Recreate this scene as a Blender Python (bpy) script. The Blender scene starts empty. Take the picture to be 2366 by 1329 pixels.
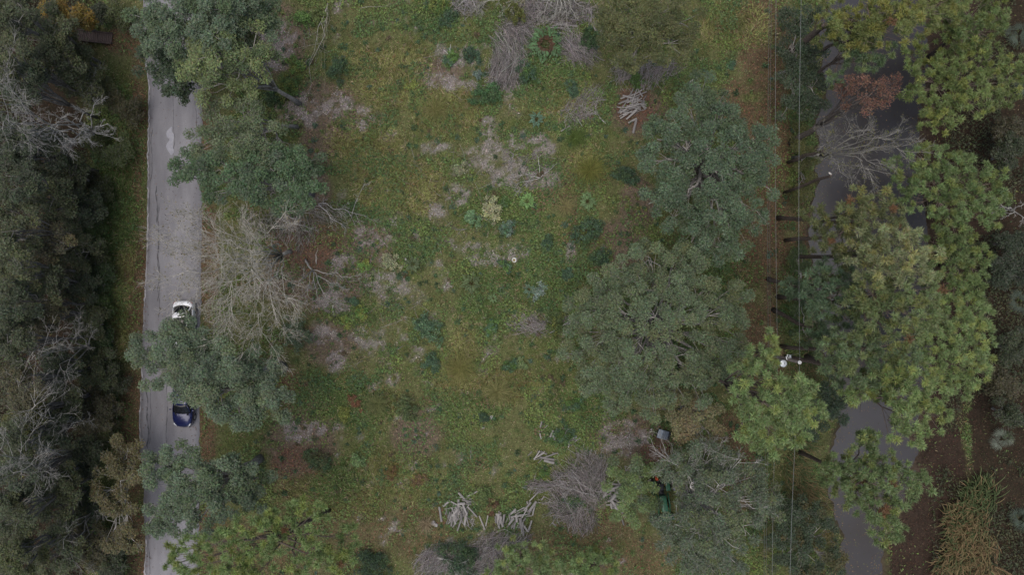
import bpy, math, numpy as np
from mathutils import Matrix, Vector

# ------------------------------------------------------------------ camera, sky, sun, exposure
SC = bpy.context.scene
COL = SC.collection
CAMH = 63.0            # drone height in metres
F = 1606.0             # focal length in photo pixels (about 73 degrees across)
CX, CY = 1183.0, 664.5
cam = bpy.data.cameras.new('camera')
cam.sensor_fit = 'HORIZONTAL'
cam.angle = 2 * math.atan(CX / F)
cam.clip_start, cam.clip_end = 0.5, 2000
camo = bpy.data.objects.new('camera', cam)
camo.location = (0, 0, CAMH)
COL.objects.link(camo)
SC.camera = camo

SUN_EL, SUN_AZ = math.radians(80), math.radians(250)
w = bpy.data.worlds.new('World'); SC.world = w; w.use_nodes = True
nt = w.node_tree
sky = nt.nodes.new('ShaderNodeTexSky'); sky.sky_type = 'NISHITA'; sky.sun_disc = False
sky.sun_elevation = SUN_EL; sky.sun_rotation = SUN_AZ
sky.air_density = 1.0; sky.dust_density = 4.0; sky.ozone_density = 1.0
nt.links.new(sky.outputs[0], nt.nodes['Background'].inputs[0])
nt.nodes['Background'].inputs[1].default_value = 0.06
sl = bpy.data.lights.new('sun', 'SUN'); sl.energy = 1.3; sl.angle = math.radians(70); sl.color = (1.0, .96, .92)
so = bpy.data.objects.new('sun', sl); COL.objects.link(so)
so.rotation_euler = (math.radians(90) - SUN_EL, 0, math.pi - SUN_AZ)
SC.view_settings.view_transform = 'Standard'; SC.view_settings.look = 'None'
SC.view_settings.gamma = 1.0; SC.view_settings.use_curve_mapping = False
SC.view_settings.exposure = 0.86
SC.cycles.max_bounces = 8; SC.cycles.diffuse_bounces = 4; SC.cycles.transmission_bounces = 4; SC.cycles.transparent_max_bounces = 4

# ------------------------------------------------------------------ helpers
RNG = np.random.default_rng
def P(px, py, z=0.0):
    s = (CAMH - z) / F
    return np.array([(px - CX) * s, (CY - py) * s, z])
def M2P(r, z=0.0):          # photo pixels -> metres at height z
    return r * (CAMH - z) / F
def _h(ix, iy, seed):
    n = (ix.astype(np.int64) * 374761393 + iy.astype(np.int64) * 668265263 + seed * 974634777) & 0x7fffffff
    n = ((n ^ (n >> 13)) * 1274126177) & 0x7fffffff
    n = n ^ (n >> 16)
    return (n & 0xffff) / 65535.0
def vn(x, y, seed=0):
    x = np.asarray(x, float); y = np.asarray(y, float)
    ix, iy = np.floor(x), np.floor(y); fx, fy = x - ix, y - iy
    fx = fx * fx * (3 - 2 * fx); fy = fy * fy * (3 - 2 * fy)
    a = _h(ix, iy, seed); b = _h(ix + 1, iy, seed); c = _h(ix, iy + 1, seed); d = _h(ix + 1, iy + 1, seed)
    return (a * (1 - fx) + b * fx) * (1 - fy) + (c * (1 - fx) + d * fx) * fy
def fbm(x, y, s, seed=0, o=4):
    t = 0; amp = 1; tot = 0
    for k in range(o):
        t = t + amp * vn(np.asarray(x) / s, np.asarray(y) / s, seed + k * 17); tot += amp; amp *= .55; s *= .5
    return t / tot
def sst(a, b, x):
    t = np.clip((x - a) / (b - a), 0, 1); return t * t * (3 - 2 * t)
def unit(v):
    return v / np.maximum(np.linalg.norm(v, axis=-1, keepdims=True), 1e-9)

def build_mesh(name, V, faces, col=None, mats=(), midx=None, smooth=False):
    """faces: list of (n,k) int arrays; midx: list of material numbers, one per faces array."""
    me = bpy.data.meshes.new(name)
    V = np.ascontiguousarray(V, np.float32).reshape(-1, 3)
    faces = [np.asarray(f, np.int32) for f in faces if len(f)]
    me.vertices.add(len(V)); me.vertices.foreach_set('co', V.ravel())
    loops = np.concatenate([f.ravel() for f in faces])
    starts, s = [], 0
    for f in faces:
        starts.append(s + np.arange(len(f)) * f.shape[1]); s += f.size
    me.loops.add(len(loops)); me.loops.foreach_set('vertex_index', loops)
    npoly = sum(len(f) for f in faces)
    me.polygons.add(npoly); me.polygons.foreach_set('loop_start', np.concatenate(starts).astype(np.int32))
    for m in mats: me.materials.append(m)
    if midx is not None:
        me.polygons.foreach_set('material_index', np.concatenate([np.full(len(f), m, np.int32) for f, m in zip(faces, midx)]))
    if smooth: me.polygons.foreach_set('use_smooth', np.ones(npoly, bool))
    if col is not None:
        a = me.color_attributes.new('col', 'FLOAT_COLOR', 'POINT')
        c = np.ones((len(V), 4), np.float32); c[:, :3] = col
        a.data.foreach_set('color', c.ravel())
    me.update(calc_edges=True)
    return me
def obj(name, me, parent=None, loc=None):
    o = bpy.data.objects.new(name, me); COL.objects.link(o)
    if parent is not None: o.parent = parent
    if loc is not None: o.location = loc
    return o
def tag(o, label=None, cat=None, group=None, kind=None):
    if label: o['label'] = label
    if cat: o['category'] = cat
    if group: o['group'] = group
    if kind: o['kind'] = kind
    return o
def empty(name, loc, label, cat, group=None, rz=0):
    e = bpy.data.objects.new(name, None); COL.objects.link(e)
    e.location = loc; e.rotation_euler = (0, 0, rz); e.empty_display_size = .3
    return tag(e, label, cat, group)

class Acc:                                    # collects pieces of one mesh
    def __init__(s): s.V = []; s.Q = []; s.T = []; s.C = []; s.n = 0
    def add(s, V, Q=None, T=None, c=None):
        V = np.asarray(V, float).reshape(-1, 3)
        s.V.append(V)
        if Q is not None and len(Q): s.Q.append(np.asarray(Q) + s.n)
        if T is not None and len(T): s.T.append(np.asarray(T) + s.n)
        cc = np.ones((len(V), 3)) * .5 if c is None else np.broadcast_to(c, (len(V), 3))
        s.C.append(cc); s.n += len(V)
    def mesh(s, name, mat, smooth=False, origin=(0, 0, 0)):
        V = np.concatenate(s.V) - np.asarray(origin, float)
        f = []
        if s.Q: f.append(np.concatenate(s.Q))
        if s.T: f.append(np.concatenate(s.T))
        return build_mesh(name, V, f, np.concatenate(s.C), [mat], smooth=smooth)

def frame_of(d):
    d = unit(d)
    up = np.where(np.abs(d[..., 2:3]) > .9, np.array([1., 0, 0]), np.array([0, 0, 1.]))
    a = unit(np.cross(d, up)); b = np.cross(d, a)
    return a, b
def cones(acc, P0, P1, R0, R1, k=3, c=None):
    P0 = np.asarray(P0, float).reshape(-1, 3); P1 = np.asarray(P1, float).reshape(-1, 3); n = len(P0)
    if not n: return
    R0 = np.broadcast_to(R0, n); R1 = np.broadcast_to(R1, n)
    a, b = frame_of(P1 - P0)
    ang = np.arange(k) * 2 * np.pi / k
    ring = a[:, None] * np.cos(ang)[None, :, None] + b[:, None] * np.sin(ang)[None, :, None]
    V = np.concatenate([P0[:, None] + ring * R0[:, None, None], P1[:, None] + ring * R1[:, None, None]], 1)
    i = np.arange(k); j = (i + 1) % k
    q = np.stack([i, j, j + k, i + k], 1)
    Q = (q[None] + (np.arange(n) * 2 * k)[:, None, None]).reshape(-1, 4)
    cc = None
    if c is not None:
        c = np.asarray(c); cc = np.repeat(c, 2 * k, 0) if c.ndim == 2 else c
    acc.add(V, Q, c=cc)
def tube(acc, pts, rad, k=7, c=None, cap=True):
    pts = np.asarray(pts, float); n = len(pts); rad = np.broadcast_to(rad, n)
    d = np.gradient(pts, axis=0)
    a, b = frame_of(d)
    for i in range(1, n):                     # keep the rings from twisting
        a[i] = unit(a[i - 1] - unit(d[i]) * np.dot(a[i - 1], unit(d[i]))); b[i] = np.cross(unit(d[i]), a[i])
    b[0] = np.cross(unit(d[0]), a[0])
    ang = np.arange(k) * 2 * np.pi / k
    V = pts[:, None] + (a[:, None] * np.cos(ang)[None, :, None] + b[:, None] * np.sin(ang)[None, :, None]) * rad[:, None, None]
    i = np.arange(k); j = (i + 1) % k
    Q = np.concatenate([np.stack([s * k + i, s * k + j, s * k + j + k, s * k + i + k], 1) for s in range(n - 1)])
    V = V.reshape(-1, 3); T = None
    if cap:
        V = np.concatenate([V, pts[:1], pts[-1:]])
        T = np.concatenate([np.stack([j, i, np.full(k, n * k)], 1), np.stack([(n - 1) * k + i, (n - 1) * k + j, np.full(k, n * k + 1)], 1)])
    acc.add(V, Q, T, c)
def box(acc, x0, x1, y0, y1, z0, z1, c=None, M=None):
    V = np.array([[x, y, z] for z in (z0, z1) for y in (y0, y1) for x in (x0, x1)], float)
    if M is not None: V = V @ M[:3, :3].T + M[:3, 3]
    acc.add(V, [[0, 2, 3, 1], [4, 5, 7, 6], [0, 1, 5, 4], [2, 6, 7, 3], [0, 4, 6, 2], [1, 3, 7, 5]], c=c)
def leaves(acc, C, size, rng, col, up=.7, asp=.5, cv=.22, dirs=None):
    """pointed leaves at points C"""
    C = np.asarray(C); n = len(C)
    if not n: return
    nrm = rng.normal(size=(n, 3)); nrm = unit(nrm) * (1 - up) + np.array([0, 0, up]); nrm = unit(nrm)
    d = rng.normal(size=(n, 3)) if dirs is None else dirs + rng.normal(0, .25, (n, 3))
    if dirs is not None: nrm = unit(nrm - .5 * d * (d * nrm).sum(1, keepdims=True))
    d = unit(d - nrm * (d * nrm).sum(1, keepdims=True)); s = np.cross(nrm, d)
    sz = size * rng.uniform(.65, 1.35, n)
    w = s * sz[:, None] * asp * .5
    V = np.stack([C - d * sz[:, None] * .5 - w, C - d * sz[:, None] * .5 + w - nrm * sz[:, None] * .1, C + d * sz[:, None] * .5], 1)
    T = np.arange(3 * n).reshape(n, 3)
    col = np.broadcast_to(np.asarray(col, float), (n, 3)) * (1 + rng.normal(0, cv, (n, 1)))
    col = col * (1 + rng.normal(0, .08, (n, 3)))
    acc.add(V, T=T, c=np.repeat(np.clip(col, .004, .9), 3, 0))
def needles(acc, C, A, L, rng, col, m=26, wd=.028, cv=.2, spread=.9):
    """bursts of needles at tuft points C with axes A"""
    C = np.asarray(C); n = len(C)
    if not n: return
    d = rng.normal(size=(n, m, 3)); d = unit(unit(d) * spread + A[:, None])
    ln = L * rng.uniform(.6, 1.15, (n, m, 1))
    s = unit(np.cross(d, rng.normal(size=(n, m, 3))))
    b = C[:, None] + d * ln * .08 - A[:, None] * rng.uniform(0, .22, (n, m, 1)) * L
    V = np.stack([b - s * wd * .5, b + s * wd * .5, b + d * ln], 2)
    T = np.arange(n * m * 3).reshape(-1, 3)
    cc = np.broadcast_to(np.asarray(col, float), (n, 3)) * (1 + rng.normal(0, cv * .6, (n, 1)))
    cc = np.repeat(cc, m, 0) * (1 + rng.normal(0, cv * .5, (n * m, 1)))
    acc.add(V, T=T, c=np.repeat(np.clip(cc, .004, .9), 3, 0))

# ------------------------------------------------------------------ materials
def mat(name, rough=.7, metal=0, spec=.3):
    m = bpy.data.materials.new(name); m.use_nodes = True
    b = m.node_tree.nodes['Principled BSDF']
    b.inputs['Roughness'].default_value = rough; b.inputs['Metallic'].default_value = metal
    b.inputs['Specular IOR Level'].default_value = spec
    return m, m.node_tree, b
def leaf_mat(name, trans=.3, rough=.55, spec=.3):
    m, t, b = mat(name, rough, 0, spec)
    a = t.nodes.new('ShaderNodeAttribute'); a.attribute_name = 'col'
    oi = t.nodes.new('ShaderNodeObjectInfo')
    hs = t.nodes.new('ShaderNodeHueSaturation')
    mr = t.nodes.new('ShaderNodeMapRange'); mr.inputs[3].default_value = .9; mr.inputs[4].default_value = 1.1
    t.links.new(oi.outputs['Random'], mr.inputs[0]); t.links.new(mr.outputs[0], hs.inputs['Value'])
    t.links.new(a.outputs['Color'], hs.inputs['Color']); t.links.new(hs.outputs[0], b.inputs['Base Color'])
    tr = t.nodes.new('ShaderNodeBsdfTranslucent'); t.links.new(hs.outputs[0], tr.inputs['Color'])
    mx = t.nodes.new('ShaderNodeMixShader'); mx.inputs[0].default_value = trans
    t.links.new(b.outputs[0], mx.inputs[1]); t.links.new(tr.outputs[0], mx.inputs[2])
    t.links.new(mx.outputs[0], t.nodes['Material Output'].inputs['Surface'])
    return m
def noise_mat(name, c0, c1, scale=8, rough=.8, bump=.3, spec=.2, detail=6, metal=0, stretch=(1, 1, 1)):
    m, t, b = mat(name, rough, metal, spec)
    tc = t.nodes.new('ShaderNodeTexCoord'); mp = t.nodes.new('ShaderNodeMapping'); mp.inputs['Scale'].default_value = stretch
    n = t.nodes.new('ShaderNodeTexNoise'); n.inputs['Scale'].default_value = scale; n.inputs['Detail'].default_value = detail
    r = t.nodes.new('ShaderNodeValToRGB'); r.color_ramp.elements[0].color = (*c0, 1); r.color_ramp.elements[1].color = (*c1, 1)
    r.color_ramp.elements[0].position = .32; r.color_ramp.elements[1].position = .68
    t.links.new(tc.outputs['Object'], mp.inputs[0]); t.links.new(mp.outputs[0], n.inputs['Vector'])
    t.links.new(n.outputs['Fac'], r.inputs[0]); t.links.new(r.outputs[0], b.inputs['Base Color'])
    if bump:
        bp = t.nodes.new('ShaderNodeBump'); bp.inputs['Strength'].default_value = bump; bp.inputs['Distance'].default_value = .02
        t.links.new(n.outputs['Fac'], bp.inputs['Height']); t.links.new(bp.outputs[0], b.inputs['Normal'])
    return m
def attr_mat(name, rough=.85, spec=.15, nscale=14, amt=.5):
    m, t, b = mat(name, rough, 0, spec)
    a = t.nodes.new('ShaderNodeAttribute'); a.attribute_name = 'col'
    tc = t.nodes.new('ShaderNodeTexCoord')
    n = t.nodes.new('ShaderNodeTexNoise'); n.inputs['Scale'].default_value = nscale; n.inputs['Detail'].default_value = 5
    mr = t.nodes.new('ShaderNodeMapRange'); mr.inputs[1].default_value = .3; mr.inputs[2].default_value = .7
    mr.inputs[3].default_value = 1 - amt; mr.inputs[4].default_value = 1 + amt
    t.links.new(tc.outputs['Object'], n.inputs['Vector']); t.links.new(n.outputs['Fac'], mr.inputs[0])
    mx = t.nodes.new('ShaderNodeMix'); mx.data_type = 'RGBA'; mx.blend_type = 'MULTIPLY'; mx.inputs[0].default_value = 1
    t.links.new(a.outputs['Color'], mx.inputs[6]); t.links.new(mr.outputs[0], mx.inputs[7])
    t.links.new(mx.outputs[2], b.inputs['Base Color'])
    return m
MLEAF = leaf_mat('broad_leaf', .36, .5, .35); MNEEDLE = leaf_mat('pine_needle', .36, .5, .4)
MGRASS = leaf_mat('grass_blade', .25, .7, .1)
MDRY = attr_mat('dry_stick', .9, .1)
MBARK = attr_mat('bark', .9, .1, 6, .35)
# ------------------------------------------------------------------ where the ground is what
POND = np.array([(1935, -80), (1910, 10), (1893, 70), (1905, 150), (1912, 230), (1888, 280), (1890, 360), (1884, 440), (1874, 500), (1872, 560), (1880, 620),
                 (1888, 700), (1898, 790), (1920, 860), (1950, 920), (1938, 990), (1918, 1060), (1912, 1120), (1928, 1180), (1944, 1240), (1956, 1300), (1962, 1420),
                 (2040, 1420), (2048, 1300), (2058, 1240), (2076, 1196), (2100, 1150), (2122, 1090), (2120, 1030), (2126, 960), (2150, 880), (2170, 760), (2165, 640), (2150, 520),
                 (2140, 430), (2130, 350), (2135, 290), (2150, 220), (2145, 130), (2140, 40), (2130, -80)], float)
def poly_sd(px, py, poly):
    """signed distance in pixels, positive inside"""
    px = np.asarray(px, float); py = np.asarray(py, float)
    best = np.full(px.shape, 1e9); ins = np.zeros(px.shape, bool)
    n = len(poly)
    for i in range(n):
        x0, y0 = poly[i]; x1, y1 = poly[(i + 1) % n]
        dx, dy = x1 - x0, y1 - y0
        t = np.clip(((px - x0) * dx + (py - y0) * dy) / (dx * dx + dy * dy), 0, 1)
        best = np.minimum(best, (px - x0 - t * dx) ** 2 + (py - y0 - t * dy) ** 2)
        c = ((y0 > py) != (y1 > py)) & (px < dx * (py - y0) / (dy + 1e-12) + x0)
        ins ^= c
    d = np.sqrt(best)
    return np.where(ins, d, -d)
def ells(px, py, L, nz, amp=1.5):
    m = np.zeros(np.shape(px))
    for (x, y, rx, ry) in L:
        v = 1 - ((px - x) / rx) ** 2 - ((py - y) / ry) ** 2
        m = np.maximum(m, sst(-.35, .55, v + (nz - .5) * amp))
    return m
CHIPS = [(1165, 385, 70, 48), (1215, 405, 50, 26), (1095, 365, 26, 34), (1130, 300, 22, 45), (1200, 330, 40, 30), (700, 255, 60, 40), (770, 245, 50, 30), (850, 272, 35, 30), (1060, 130, 60, 28), (1030, 190, 45, 22),
         (897, 313, 22, 16), (860, 555, 55, 30), (960, 540, 24, 22), (1008, 490, 22, 28), (905, 660, 55, 30), (880, 645, 40, 20), (770, 700, 45, 30), (1000, 340, 40, 20), (1240, 340, 40, 30),
         (690, 1000, 50, 32), (740, 990, 20, 18), (1435, 1010, 55, 42), (1320, 590, 14, 32), (1110, 585, 45, 30), (850, 780, 35, 35), (955, 820, 24, 24), (1060, 450, 30, 25), (1160, 590, 40, 30),
         (860, 900, 16, 16), (1220, 740, 45, 30), (1190, 580, 30, 26), (970, 690, 22, 20), (1030, 660, 18, 16), (785, 1000, 20, 26), (930, 1070, 28, 14), (960, 1080, 18, 20), (780, 830, 24, 40), (750, 780, 30, 26), (790, 600, 30, 24), (1000, 740, 20, 20), (620, 100, 70, 60), (1080, 200, 30, 18), (1250, 410, 60, 26), (1180, 190, 30, 18)]
PINK = [(760, 250, 100, 70), (700, 640, 110, 90), (790, 640, 70, 80), (680, 570, 60, 60), (760, 790, 70, 60), (1430, 570, 70, 70), (1470, 470, 40, 80), (700, 1020, 90, 90), (1460, 1010, 90, 70), (730, 350, 40, 90), (640, 90, 80, 90), (850, 560, 60, 50), (1480, 260, 70, 60), (730, 440, 40, 50), (1010, 170, 60, 40), (960, 1000, 60, 60)]
STRAW = [(1760, 90, 75, 140), (1770, 300, 60, 200), (1770, 560, 75, 180), (1760, 800, 60, 150), (1700, 230, 40, 60), (1300, 1255, 120, 55), (1420, 1210, 80, 50), (800, 1220, 150, 110), (640, 1280, 160, 90), (690, 1110, 70, 90), (1480, 1290, 140, 60), (1690, 1080, 60, 120),
         (318, 640, 26, 220), (318, 300, 22, 200), (310, 1000, 40, 160), (320, 1260, 40, 90), (482, 600, 24, 180), (480, 1000, 22, 110), (475, 1250, 30, 70), (475, 330, 24, 140), (1520, 1040, 40, 30), (290, 90, 60, 40), (700, 560, 90, 70), (960, 1230, 90, 70), (620, 880, 80, 60), (1860, 560, 40, 90), (1470, 250, 50, 50)]
YELLOW = [(285, 560, 30, 160), (290, 330, 26, 120), (270, 760, 26, 80), (930, 430, 110, 70), (1060, 850, 60, 100), (1360, 400, 55, 60), (1150, 890, 90, 60), (880, 930, 60, 40), (1010, 250, 60, 60), (850, 340, 90, 90), (900, 180, 110, 90), (1700, 60, 90, 70), (1080, 250, 40, 50), (800, 1140, 150, 60), (900, 1100, 90, 60), (1200, 900, 90, 40), (1290, 230, 90, 50)]
LUSH = [(1180, 660, 150, 120), (1350, 960, 120, 80), (1330, 300, 60, 30), (1170, 490, 110, 70), (820, 620, 60, 70), (820, 730, 60, 50), (1100, 950, 80, 40), (800, 940, 120, 60), (780, 1110, 70, 60), (1280, 700, 60, 60), (1240, 150, 90, 80), (290, 420, 60, 180), (240, 560, 40, 90), (1870, 420, 40, 80), (1840, 700, 50, 120), (2240, 960, 12, 130), (1010, 30, 60, 50), (1700, 640, 60, 60), (950, 560, 60, 60)]
def masks(x, y):
    px = x * F / CAMH + CX; py = CY - y * F / CAMH
    n1 = fbm(px, py, 60, 1); n2 = fbm(px, py, 26, 7); n3 = fbm(px, py, 150, 13)
    d = poly_sd(px + (n2 - .5) * 40, py + (n1 - .5) * 40, POND) * CAMH / F
    n4 = fbm(px, py, 13, 23, 3)
    chips = ells(px, py, CHIPS, n2, 2.6)
    # scattered chip patches all over the cleared middle
    mid = sst(600, 760, px) * (1 - sst(1400, 1520, px))
    chips = np.maximum(chips, mid * sst(.60, .72, n2) * sst(.40, .55, n3) * .8)
    chips = chips * sst(.30, .68, n4 + .08 * chips)
    pink = np.maximum(ells(px, py, PINK, n1, 1.5), 0)
    straw = ells(px, py, STRAW, n1, 1.5) * np.where((py > 1080) & (px > 560) & (px < 1700), .62, .9) * sst(.25, .5, fbm(px, py, 45, 29, 3) + .12)
    yel = ells(px, py, YELLOW, n1, 1.5); lush = ells(px, py, LUSH, n2, 1.5)
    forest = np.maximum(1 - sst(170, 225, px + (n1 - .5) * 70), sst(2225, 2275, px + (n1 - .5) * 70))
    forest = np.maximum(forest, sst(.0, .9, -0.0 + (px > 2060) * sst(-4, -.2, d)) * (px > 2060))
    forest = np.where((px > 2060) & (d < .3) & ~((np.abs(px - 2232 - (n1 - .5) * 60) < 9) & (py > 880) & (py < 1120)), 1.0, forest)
    road = sst(300, 318, px) * (1 - sst(480, 498, px))
    return dict(px=px, py=py, d=d, chips=chips, pink=pink, straw=straw, yel=yel, lush=lush, forest=forest, road=road, n1=n1, n2=n2, n3=n3)
def gz(x, y, m=None):
    m = m or masks(np.atleast_1d(np.asarray(x, float)), np.atleast_1d(np.asarray(y, float)))
    z = (m['n1'] - .5) * .22 + (m['n2'] - .5) * .08
    z = z * (1 - m['road']) - .02 * m['road']
    z = z - 1.15 * sst(-1.4, 2.4, m['d'])
    # a shallow ditch beside the road, under the footbridge
    z = z - .45 * np.exp(-((m['px'] - 225) / 16) ** 2) * (1 - sst(150, 260, m['py']))
    return z
def gz1(x, y): return float(gz(np.array([x]), np.array([y]))[0])
C_ = lambda *c: np.array(c, float)
def ground_colour(m):
    n = len(m['px']); one = np.ones((n, 1))
    c = C_(.094, .098, .042) * one
    def mix(c, col, w): return c * (1 - w[:, None]) + np.asarray(col) * w[:, None]
    c = mix(c, C_(.075, .090, .030), sst(.42, .62, m['n1']))
    c = mix(c, C_(.122, .118, .048), m['yel'] * .7)
    c = mix(c, C_(.065, .095, .030), m['lush'] * .8)
    c = mix(c, C_(.118, .086, .072), m['pink'] * .8)
    c = mix(c, C_(.098, .062, .045), m['straw'] * .8)
    c = mix(c, C_(.185, .165, .155), m['chips'] * .85)
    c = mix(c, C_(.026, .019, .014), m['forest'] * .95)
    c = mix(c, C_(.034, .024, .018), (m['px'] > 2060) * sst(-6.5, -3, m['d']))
    c = mix(c, C_(.050, .038, .028), sst(-.7, .2, m['d']))
    return c

# ------------------------------------------------------------------ ground
def axis(a, b, s, far):
    mid = np.arange(a, b + s, s)
    lo = a - np.geomspace(1, far, 14)[::-1]; hi = mid[-1] + np.geomspace(1, far, 14)
    return np.concatenate([lo, mid, hi])
gx = axis(-50, 50, .32, 500); gy = axis(-29, 29, .32, 500)
X, Y = np.meshgrid(gx, gy); xf, yf = X.ravel(), Y.ravel()
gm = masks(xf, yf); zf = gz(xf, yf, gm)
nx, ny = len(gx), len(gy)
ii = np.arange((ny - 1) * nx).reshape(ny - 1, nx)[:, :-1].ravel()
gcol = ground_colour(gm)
m, t, b = mat('ground_soil', .95, 0, .1)
a = t.nodes.new('ShaderNodeAttribute'); a.attribute_name = 'col'
tc = t.nodes.new('ShaderNodeTexCoord')
def nz(scale, lo, hi, rough=.6):
    n = t.nodes.new('ShaderNodeTexNoise'); n.inputs['Scale'].default_value = scale; n.inputs['Detail'].default_value = 8; n.inputs['Roughness'].default_value = rough
    t.links.new(tc.outputs['Object'], n.inputs['Vector'])
    r = t.nodes.new('ShaderNodeMapRange'); r.inputs[1].default_value = .3; r.inputs[2].default_value = .7; r.inputs[3].default_value = lo; r.inputs[4].default_value = hi
    t.links.new(n.outputs['Fac'], r.inputs[0]); return n, r
n_a, r_a = nz(5, .45, 1.5, .75); n_b, r_b = nz(.7, .75, 1.25)
cur = a.outputs['Color']
for r in (r_a, r_b):
    mx = t.nodes.new('ShaderNodeMix'); mx.data_type = 'RGBA'; mx.blend_type = 'MULTIPLY'; mx.inputs[0].default_value = 1
    t.links.new(cur, mx.inputs[6]); t.links.new(r.outputs[0], mx.inputs[7]); cur = mx.outputs[2]
t.links.new(cur, b.inputs['Base Color'])
bp = t.nodes.new('ShaderNodeBump'); bp.inputs['Strength'].default_value = .6; bp.inputs['Distance'].default_value = .08
t.links.new(n_a.outputs['Fac'], bp.inputs['Height']); t.links.new(bp.outputs[0], b.inputs['Normal'])
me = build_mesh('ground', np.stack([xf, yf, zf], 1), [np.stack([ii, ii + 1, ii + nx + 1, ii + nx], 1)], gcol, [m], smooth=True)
tag(obj('ground', me), kind='structure')

# ------------------------------------------------------------------ road
ry = np.arange(-120, 1460, 7.0)
le = np.interp(ry, [-120, 95, 190, 330, 500, 640, 700, 860, 960, 1050, 1100, 1240, 1460], [330, 331, 343, 342, 339, 336, 332, 327, 322, 324, 330, 335, 331])
re = np.interp(ry, [-120, 250, 500, 700, 900, 1040, 1460], [470, 468, 466, 464, 461, 460, 459])
rr = RNG(3)
le = le + (fbm(ry, ry * 0, 40, 5) - .5) * 4 + rr.normal(0, .7, len(ry)); re = re + (fbm(ry, ry * 0, 30, 9) - .5) * 6 + rr.normal(0, .7, len(ry))
RZ = .045
cols_ = [np.stack([P(x, y)[:2] for x, y in zip(le * (1 - f) + re * f, ry)]) for f in (0, .12, .3, .5, .7, .88, 1)]
zz = [RZ - .03, RZ, RZ + .015, RZ + .025, RZ + .015, RZ, RZ - .03]
V = np.concatenate([np.column_stack([c, np.full(len(c), z)]) for c, z in zip(cols_, zz)] + [np.column_stack([cols_[0], np.full(len(ry), -.12)]), np.column_stack([cols_[-1], np.full(len(ry), -.12)])])
n = len(ry); i = np.arange(n - 1); Q = []
for a_, b_ in [(0, 1), (1, 2), (2, 3), (3, 4), (4, 5), (5, 6), (7, 0), (6, 8)]:
    Q.append(np.stack([a_ * n + i, a_ * n + i + 1, b_ * n + i + 1, b_ * n + i], 1))
m, t, b = mat('worn_asphalt', .9, 0, .2)
tc = t.nodes.new('ShaderNodeTexCoord')
def ramp_noise(scale, c0, c1, p0=.35, p1=.65, st=(1, 1, 1), det=8):
    mp = t.nodes.new('ShaderNodeMapping'); mp.inputs['Scale'].default_value = st
    n_ = t.nodes.new('ShaderNodeTexNoise'); n_.inputs['Scale'].default_value = scale; n_.inputs['Detail'].default_value = det
    r_ = t.nodes.new('ShaderNodeValToRGB'); r_.color_ramp.elements[0].color = (*c0, 1); r_.color_ramp.elements[1].color = (*c1, 1)
    r_.color_ramp.elements[0].position = p0; r_.color_ramp.elements[1].position = p1
    t.links.new(tc.outputs['Object'], mp.inputs[0]); t.links.new(mp.outputs[0], n_.inputs['Vector']); t.links.new(n_.outputs['Fac'], r_.inputs[0]); return n_, r_
_, r1 = ramp_noise(1.1, (.175, .172, .185), (.232, .228, .242), st=(1, .25, 1))
n2_, r2 = ramp_noise(40, (.8, .8, .8), (1.15, 1.15, 1.15))
mx = t.nodes.new('ShaderNodeMix'); mx.data_type = 'RGBA'; mx.blend_type = 'MULTIPLY'; mx.inputs[0].default_value = 1
t.links.new(r1.outputs[0], mx.inputs[6]); t.links.new(r2.outputs[0], mx.inputs[7]); t.links.new(mx.outputs[2], b.inputs['Base Color'])
bp = t.nodes.new('ShaderNodeBump'); bp.inputs['Strength'].default_value = .3; bp.inputs['Distance'].default_value = .01
t.links.new(n2_.outputs['Fac'], bp.inputs['Height']); t.links.new(bp.outputs[0], b.inputs['Normal'])
road = tag(obj('road', build_mesh('road', V, [np.concatenate(Q)], None, [m])), kind='structure')
MCRACK = noise_mat('road_crack', (.075, .075, .08), (.12, .12, .125), 10)
MPATCH = noise_mat('road_patch', (.27, .27, .30), (.33, .33, .36), 6, bump=.1)
MEDGE = noise_mat('road_edge_concrete', (.24, .23, .24), (.36, .35, .36), 5)
def road_strip(name, pts, wd, z, mt, jit=0, seed=0):
    r_ = RNG(seed); pts = np.array([P(x, y)[:2] for x, y in pts]); k = len(pts)
    d = unit(np.gradient(pts, axis=0)); s = np.stack([d[:, 1], -d[:, 0]], 1)
    wv = np.broadcast_to(wd, k) * (1 + r_.uniform(-jit, jit, k))
    V = np.concatenate([np.column_stack([pts - s * wv[:, None] / 2, np.full(k, z)]), np.column_stack([pts + s * wv[:, None] / 2, np.full(k, z)])])
    i = np.arange(k - 1)
    return obj(name, build_mesh(name, V, [np.stack([i, i + k, i + k + 1, i + 1], 1)], None, [mt]), road)
def crack(y0, y1, x0, amp, wd, seed):
    r_ = RNG(seed); ys = np.arange(y0, y1, 6.0); xs = x0 + np.cumsum(r_.normal(0, amp, len(ys))) + (fbm(ys, ys * 0, 40, seed) - .5) * 8
    road_strip('crack', list(zip(xs, ys)), wd, RZ + .032, MCRACK, .8, seed)
crack(195, 420, 402, .5, .035, 1); crack(430, 520, 364, 1.0, .09, 2); crack(470, 740, 368, .6, .05, 3); crack(540, 700, 367, 1.2, .05, 4)
crack(890, 1050, 388, .3, .05, 5); crack(880, 1040, 336, 1.0, .08, 6); crack(300, 500, 352, .5, .03, 7); crack(200, 330, 456, .4, .03, 8); crack(1200, 1329, 345, .5, .03, 9); crack(900, 1030, 350, .5, .03, 10)
pp = np.linspace(293, 358, 14)
road_strip('patch', [(395 + math.sin(y * .2) * 2.5, y) for y in pp], np.array([.08, .25, .45, .62, .66, .5, .36, .42, .55, .62, .55, .52, .38, .12]), RZ + .034, MPATCH)
sel = ry % 21 < 7
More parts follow.
